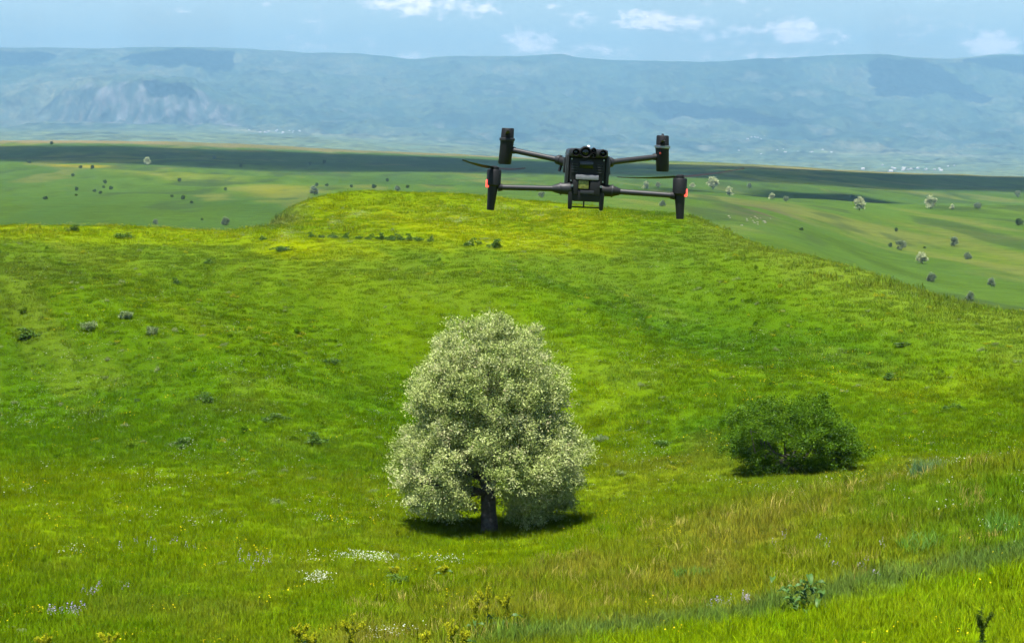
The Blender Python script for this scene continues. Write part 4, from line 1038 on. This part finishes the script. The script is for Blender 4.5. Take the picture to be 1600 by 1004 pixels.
# ------------------------------------------------------------------ the drone
def drone():
    D0 = 5.6; k = D0 / F
    cx, cv = 917.0, 283.0
    x, y, z = ray(cx, cv, D0)
    root = empty('quadcopter_drone', (x, y, z)); root.rotation_euler = (0, R(2.7), 0)
    tag(root, 'black four-armed camera drone hovering in the air with two red lamps', 'drone')
    BLK = solid('black_plastic', (.007, .0075, .009), .6, nscale=300, namt=.25, bump=.0002, spec=.35)
    GRY = solid('dark_grey_plastic', (.018, .020, .023), .5, nscale=260, namt=.2, bump=.0002, spec=.4)
    ARM = solid('carbon_tube', (.020, .021, .024), .48, nscale=420, namt=.3, spec=.4)
    MTL = solid('satin_metal', (.30, .31, .33), .38, 1.0, nscale=120, namt=.1)
    LENS = solid('lens_glass', (.006, .008, .012), .06, nscale=30, namt=.1)
    BAR = solid('light_grey_plastic', (.17, .17, .19), .5, nscale=150, namt=.1)
    LAB = solid('yellow_sticker', (.17, .18, .035), .55, nscale=220, namt=.55)
    RED = solid('red_lamp', (.75, .06, .045), .35, nscale=60, namt=.05, emit=((1.0, .10, .07), .75))
    WHT = solid('white_cap', (.9, .9, .9), .35, nscale=60, namt=.05)
    def P(px, pz, dy=0.0):                                 # photo pixels off the drone's centre, metres behind its front
        s = k * (D0 + dy) / D0; return Vector((px * s, dy, pz * s))
    def box(name, m, x0, x1, z0, z1, y0, y1, bev=2.0, parent=root, taper=(1, 1)):
        a, b = P(x0, z0, y0), P(x1, z1, y0); mb = MB()
        mb.box(((a.x + b.x) / 2, (y0 + y1) / 2, (a.z + b.z) / 2), (abs(b.x - a.x), y1 - y0, abs(b.z - a.z)), bev * k, taper); return mb.build(name, m, parent)
    # fuselage: tall rounded shell, seen end on
    box('fuselage', GRY, -31, 31, -21, 46, .012, .30, 7)
    box('front_panel', BLK, -27.5, 27.5, -4, 36, .000, .03, 3)
    box('panel_screen', LENS, -12, 9, 20, 31, -.004, .004, 1)
    for sx in (-1, 1): box('side_rail', GRY, sx * 31.5 - 2.5, sx * 31.5 + 2.5, -8, 40, .004, .05, 1.5)
    cam_h = box('camera_housing', GRY, -30, 31, 36.5, 50, -.010, .05, 5)
    def lens(px, pz, r):
        c = P(px, pz, -.014); mb = MB()
        n = 22; rs = [(r * .82, .03), (r, .026), (r * 1.0, -.006), (r * .86, -.010), (r * .74, -.004), (r * .62, .006)]
        vs, fs = [], []
        for rr, yy in rs:
            for i in range(n): an = 2 * math.pi * i / n; vs.append(c + Vector((math.cos(an) * rr * k, yy, math.sin(an) * rr * k)))
        for j in range(len(rs) - 1):
            for i in range(n): fs.append((j * n + i, j * n + (i + 1) % n, (j + 1) * n + (i + 1) % n, (j + 1) * n + i))
        mb.add(vs, fs); o = mb.build('lens_barrel', BLK, cam_h)
        gl = MB(); vs = [c + Vector((0, .000, 0))] + [c + Vector((math.cos(2 * math.pi * i / n) * r * .7 * k, .004, math.sin(2 * math.pi * i / n) * r * .7 * k)) for i in range(n)]
        gl.add(vs, [(0, 1 + i, 1 + (i + 1) % n) for i in range(n)]); gl.build('lens', LENS, cam_h)
    lens(-19.5, 44.5, 6.2); lens(-4.5, 45, 9.4); lens(8, 48.5, 4.2); lens(8, 41, 4.4); lens(23, 44.5, 6.2)
    mb = MB(); c = P(1, 50, .05); mb.tube([c, c + Vector((0, 0, 3.2 * k)), c + Vector((0, 0, 4.6 * k))], [2.8 * k, 2.7 * k, 1.4 * k], 12); mb.build('beacon', WHT, root)
    box('vent_bar', BAR, -18, 18, 2, 10, -.012, .02, 1.5)
    for q in range(4): box('vent_slat', GRY, -25, -15, 13 + q * 4, 14.6 + q * 4, -.003, .004, .4); box('vent_slat', GRY, 14, 24, 13 + q * 4, 14.6 + q * 4, -.003, .004, .4)
    for px in (-25, 25):
        for pz in (33.5, 0): c = P(px, pz, -.003); mb = MB(); mb.tube([c, c + Vector((0, .006, 0))], [1.2 * k, 1.3 * k], 8); mb.build('screw', MTL, root)
    for sx in (-1, 1): box('side_antenna', GRY, sx * 35 - 1.6, sx * 35 + 1.6, 10, 34, .06, .10, 1)
    # gimbal bay under the nose
    box('sticker', LAB, -13, 3, -12, .6, -.008, .006, .6)
    box('gimbal_block', BLK, 5, 21, -22, 1, -.010, .10, 2)
    box('gimbal_block', BLK, -22, -13.5, -22, 1, -.010, .10, 2)
    box('gimbal_base', BLK, -22, 22, -32, -13, -.006, .12, 3)
    box('sensor_ridge', GRY, -10, 12, -20, -14.5, -.014, .0, 1)
    for px in (-23, 22):
        c = P(px, -7.5, -.018); mb = MB(); mb.tube([c, c + Vector((0, .02, 0))], [1.9 * k, 2.1 * k], 10); mb.build('bolt', MTL, root)
    # landing feet under the body, joined by a thin bar
    for sx in (-1, 1):
        box('landing_foot', BLK, sx * 24.5 - 4, sx * 24.5 + 4, -45, -17, -.006, .03, 2, taper=(.75, .8))
    mb = MB(); mb.tube([P(-25, -41, .01), P(25, -41, .01)], 1.1 * k, 8); mb.build('foot_bar', BLK, root)
    mb = MB(); mb.tube([P(-3, -41, .01), P(-3, -30, .01)], 1.2 * k, 8); mb.build('bar_post', BLK, root)
    # front arms (low, nearer)
    for sx in (-1, 1):
        mb = MB(); mb.tube([P(sx * 23, -13.2, .01), P(sx * 26, -13.2, .01), P(sx * 40, -13.6, .01), P(sx * 47, -14, .01), P(sx * 53, -14.2, .01)], [8.8 * k, 9.6 * k, 9.0 * k, 7.0 * k, 5.0 * k], 16); j = mb.build('arm_joint', BLK if sx > 0 else GRY, root)
        mb = MB(); mb.tube([P(sx * 39, -13.4, .01), P(sx * 41.5, -13.5, .01)], [10.2 * k, 10.2 * k], 16); mb.build('joint_ring', GRY, j)
        mb = MB(); mb.tube([P(sx * 50, -14.2, .01), P(sx * 137, -16, 0)], [4.5 * k, 4.3 * k], 14); mb.build('arm', ARM, root)
        mo = MB(); mo.tube([P(sx * 145.5, -15, 0), P(sx * 145.4, -12, 0), P(sx * 145, 9.5, 0), P(sx * 145, 11.5, 0)], [8.4 * k, 11.2 * k, 11.2 * k, 10.0 * k], 20); mot = mo.build('motor', BLK, root)
        mb = MB(); mb.tube([P(sx * 131, -16, 0), P(sx * 138, -16, 0)], [5.4 * k, 6.6 * k], 14); mb.build('arm_clamp', BLK, root)
        lg = MB(); lg.tube([P(sx * 146, -8, 0), P(sx * 146, -16, 0), P(sx * 147, -30, 0), P(sx * 148, -46, 0), P(sx * 148.3, -52, 0)], [8.2 * k, 8.4 * k, 7.2 * k, 6.2 * k, 5.9 * k], 14); lg.build('leg', BLK, root)
        box('red_lamp', RED, sx * 154.5 - 3.2, sx * 154.5 + 3.2, -17, -4.5, -.010, .010, 1.6)
    # rear arms (higher, farther)
    RD = .30
    for sx in (-1, 1):
        mb = MB(); mb.tube([P(sx * 28, 22, .22), P(sx * 38, 25, .24), P(sx * 44, 26.5, .25)], [7.5 * k, 7 * k, 6 * k], 14); j = mb.build('arm_joint', BLK, root)
        mb = MB(); mb.tube([P(sx * 38, 25.2, .24), P(sx * 42, 26, .245)], [8.0 * k, 8.0 * k], 12); mb.build('joint_ring', GRY, j)
        for q in (-1, 1): mb = MB(); mb.tube([P(sx * 36, 25 + q * 6, .235), P(sx * 39, 15 + q * 7, .235)], 2.4 * k, 8); mb.build('hinge_pin', GRY, j)
        mb = MB(); mb.tube([P(sx * 42, 26, .245), P(sx * 114, 36.5, RD)], [4.7 * k, 4.6 * k], 14); mb.build('arm', ARM, root)
        t = sx * 2.2
        mo = MB(); mo.tube([P(sx * 121 + t, 14, RD), P(sx * 121 + t, 16, RD), P(sx * 121, 46, RD), P(sx * 121, 50, RD)], [9.6 * k, 10.6 * k, 11.0 * k, 11.4 * k], 20); mot = mo.build('motor', BLK, root)
        mb = MB(); mb.tube([P(sx * 121, 50, RD), P(sx * 121, 51, RD), P(sx * 121, 54, RD), P(sx * 121, 55, RD)], [11.6 * k, 12.9 * k, 12.9 * k, 11 * k], 22); mb.build('motor_ring', MTL if sx > 0 else GRY, mot)
        mb = MB(); mb.tube([P(sx * 121, 54.5, RD), P(sx * 120.6, 68.5, RD), P(sx * 120.6, 70, RD)], [10.6 * k, 10.2 * k, 9.2 * k], 20); mb.build('motor_cap', BLK, mot)
        mb = MB(); mb.tube([P(sx * 107, 35.6, RD), P(sx * 114, 36.5, RD)], [5.4 * k, 6.2 * k], 12); mb.build('arm_clamp', BLK, root)
    box('red_marker', solid('dark_red', (.35, .03, .02), .5), 116.5, 119.5, 41, 44, RD - .024, RD - .016, .8)
    # propellers at rest
    def prop(px, pz, dy, ang, Ls, tilt):
        c = P(px, pz, dy); e = empty('propeller', c, ang); e.parent = root; e.rotation_euler = (0, tilt, ang)
        mb = MB(); mb.tube([(0, 0, -.002), (0, 0, .006), (0, 0, .009)], [.013, .013, .008], 14); mb.build('hub', BLK, e)
        for s in (1, -1):
            vs, fs = [], []; n = 12; Lb = Ls
            for i in range(n + 1):
                t = i / n; w = .008 + .010 * math.sin(math.pi * min(1, t * 1.15) ** .7) * (1 - .55 * t); xx = s * (.008 + t * Lb); tw = .35 * (1 - .7 * t); zz = .004 + .010 * t * t
                for a, h in ((-.5, -.0012), (-.1, .0014), (.5, .0), (-.1, -.0014)):
                    vs.append((xx, s * a * w, zz + h + a * w * tw))
            for i in range(n):
                for q in range(4): fs.append((i * 4 + q, i * 4 + (q + 1) % 4, i * 4 + 4 + (q + 1) % 4, i * 4 + 4 + q))
            fs.append((0, 1, 2, 3)); fs.append(tuple(n * 4 + q for q in (3, 2, 1, 0)))
            mb = MB(); mb.add(vs, fs); mb.build('blade', BLK, e)
    prop(-145, 12, 0, R(62), .175, R(4)); prop(145, 12, 0, R(-28), .185, R(-7))
    prop(-120.6, 60, RD, R(90), .14, 0); prop(120.6, 60, RD, R(85.7), .14, R(-2.7))
drone()
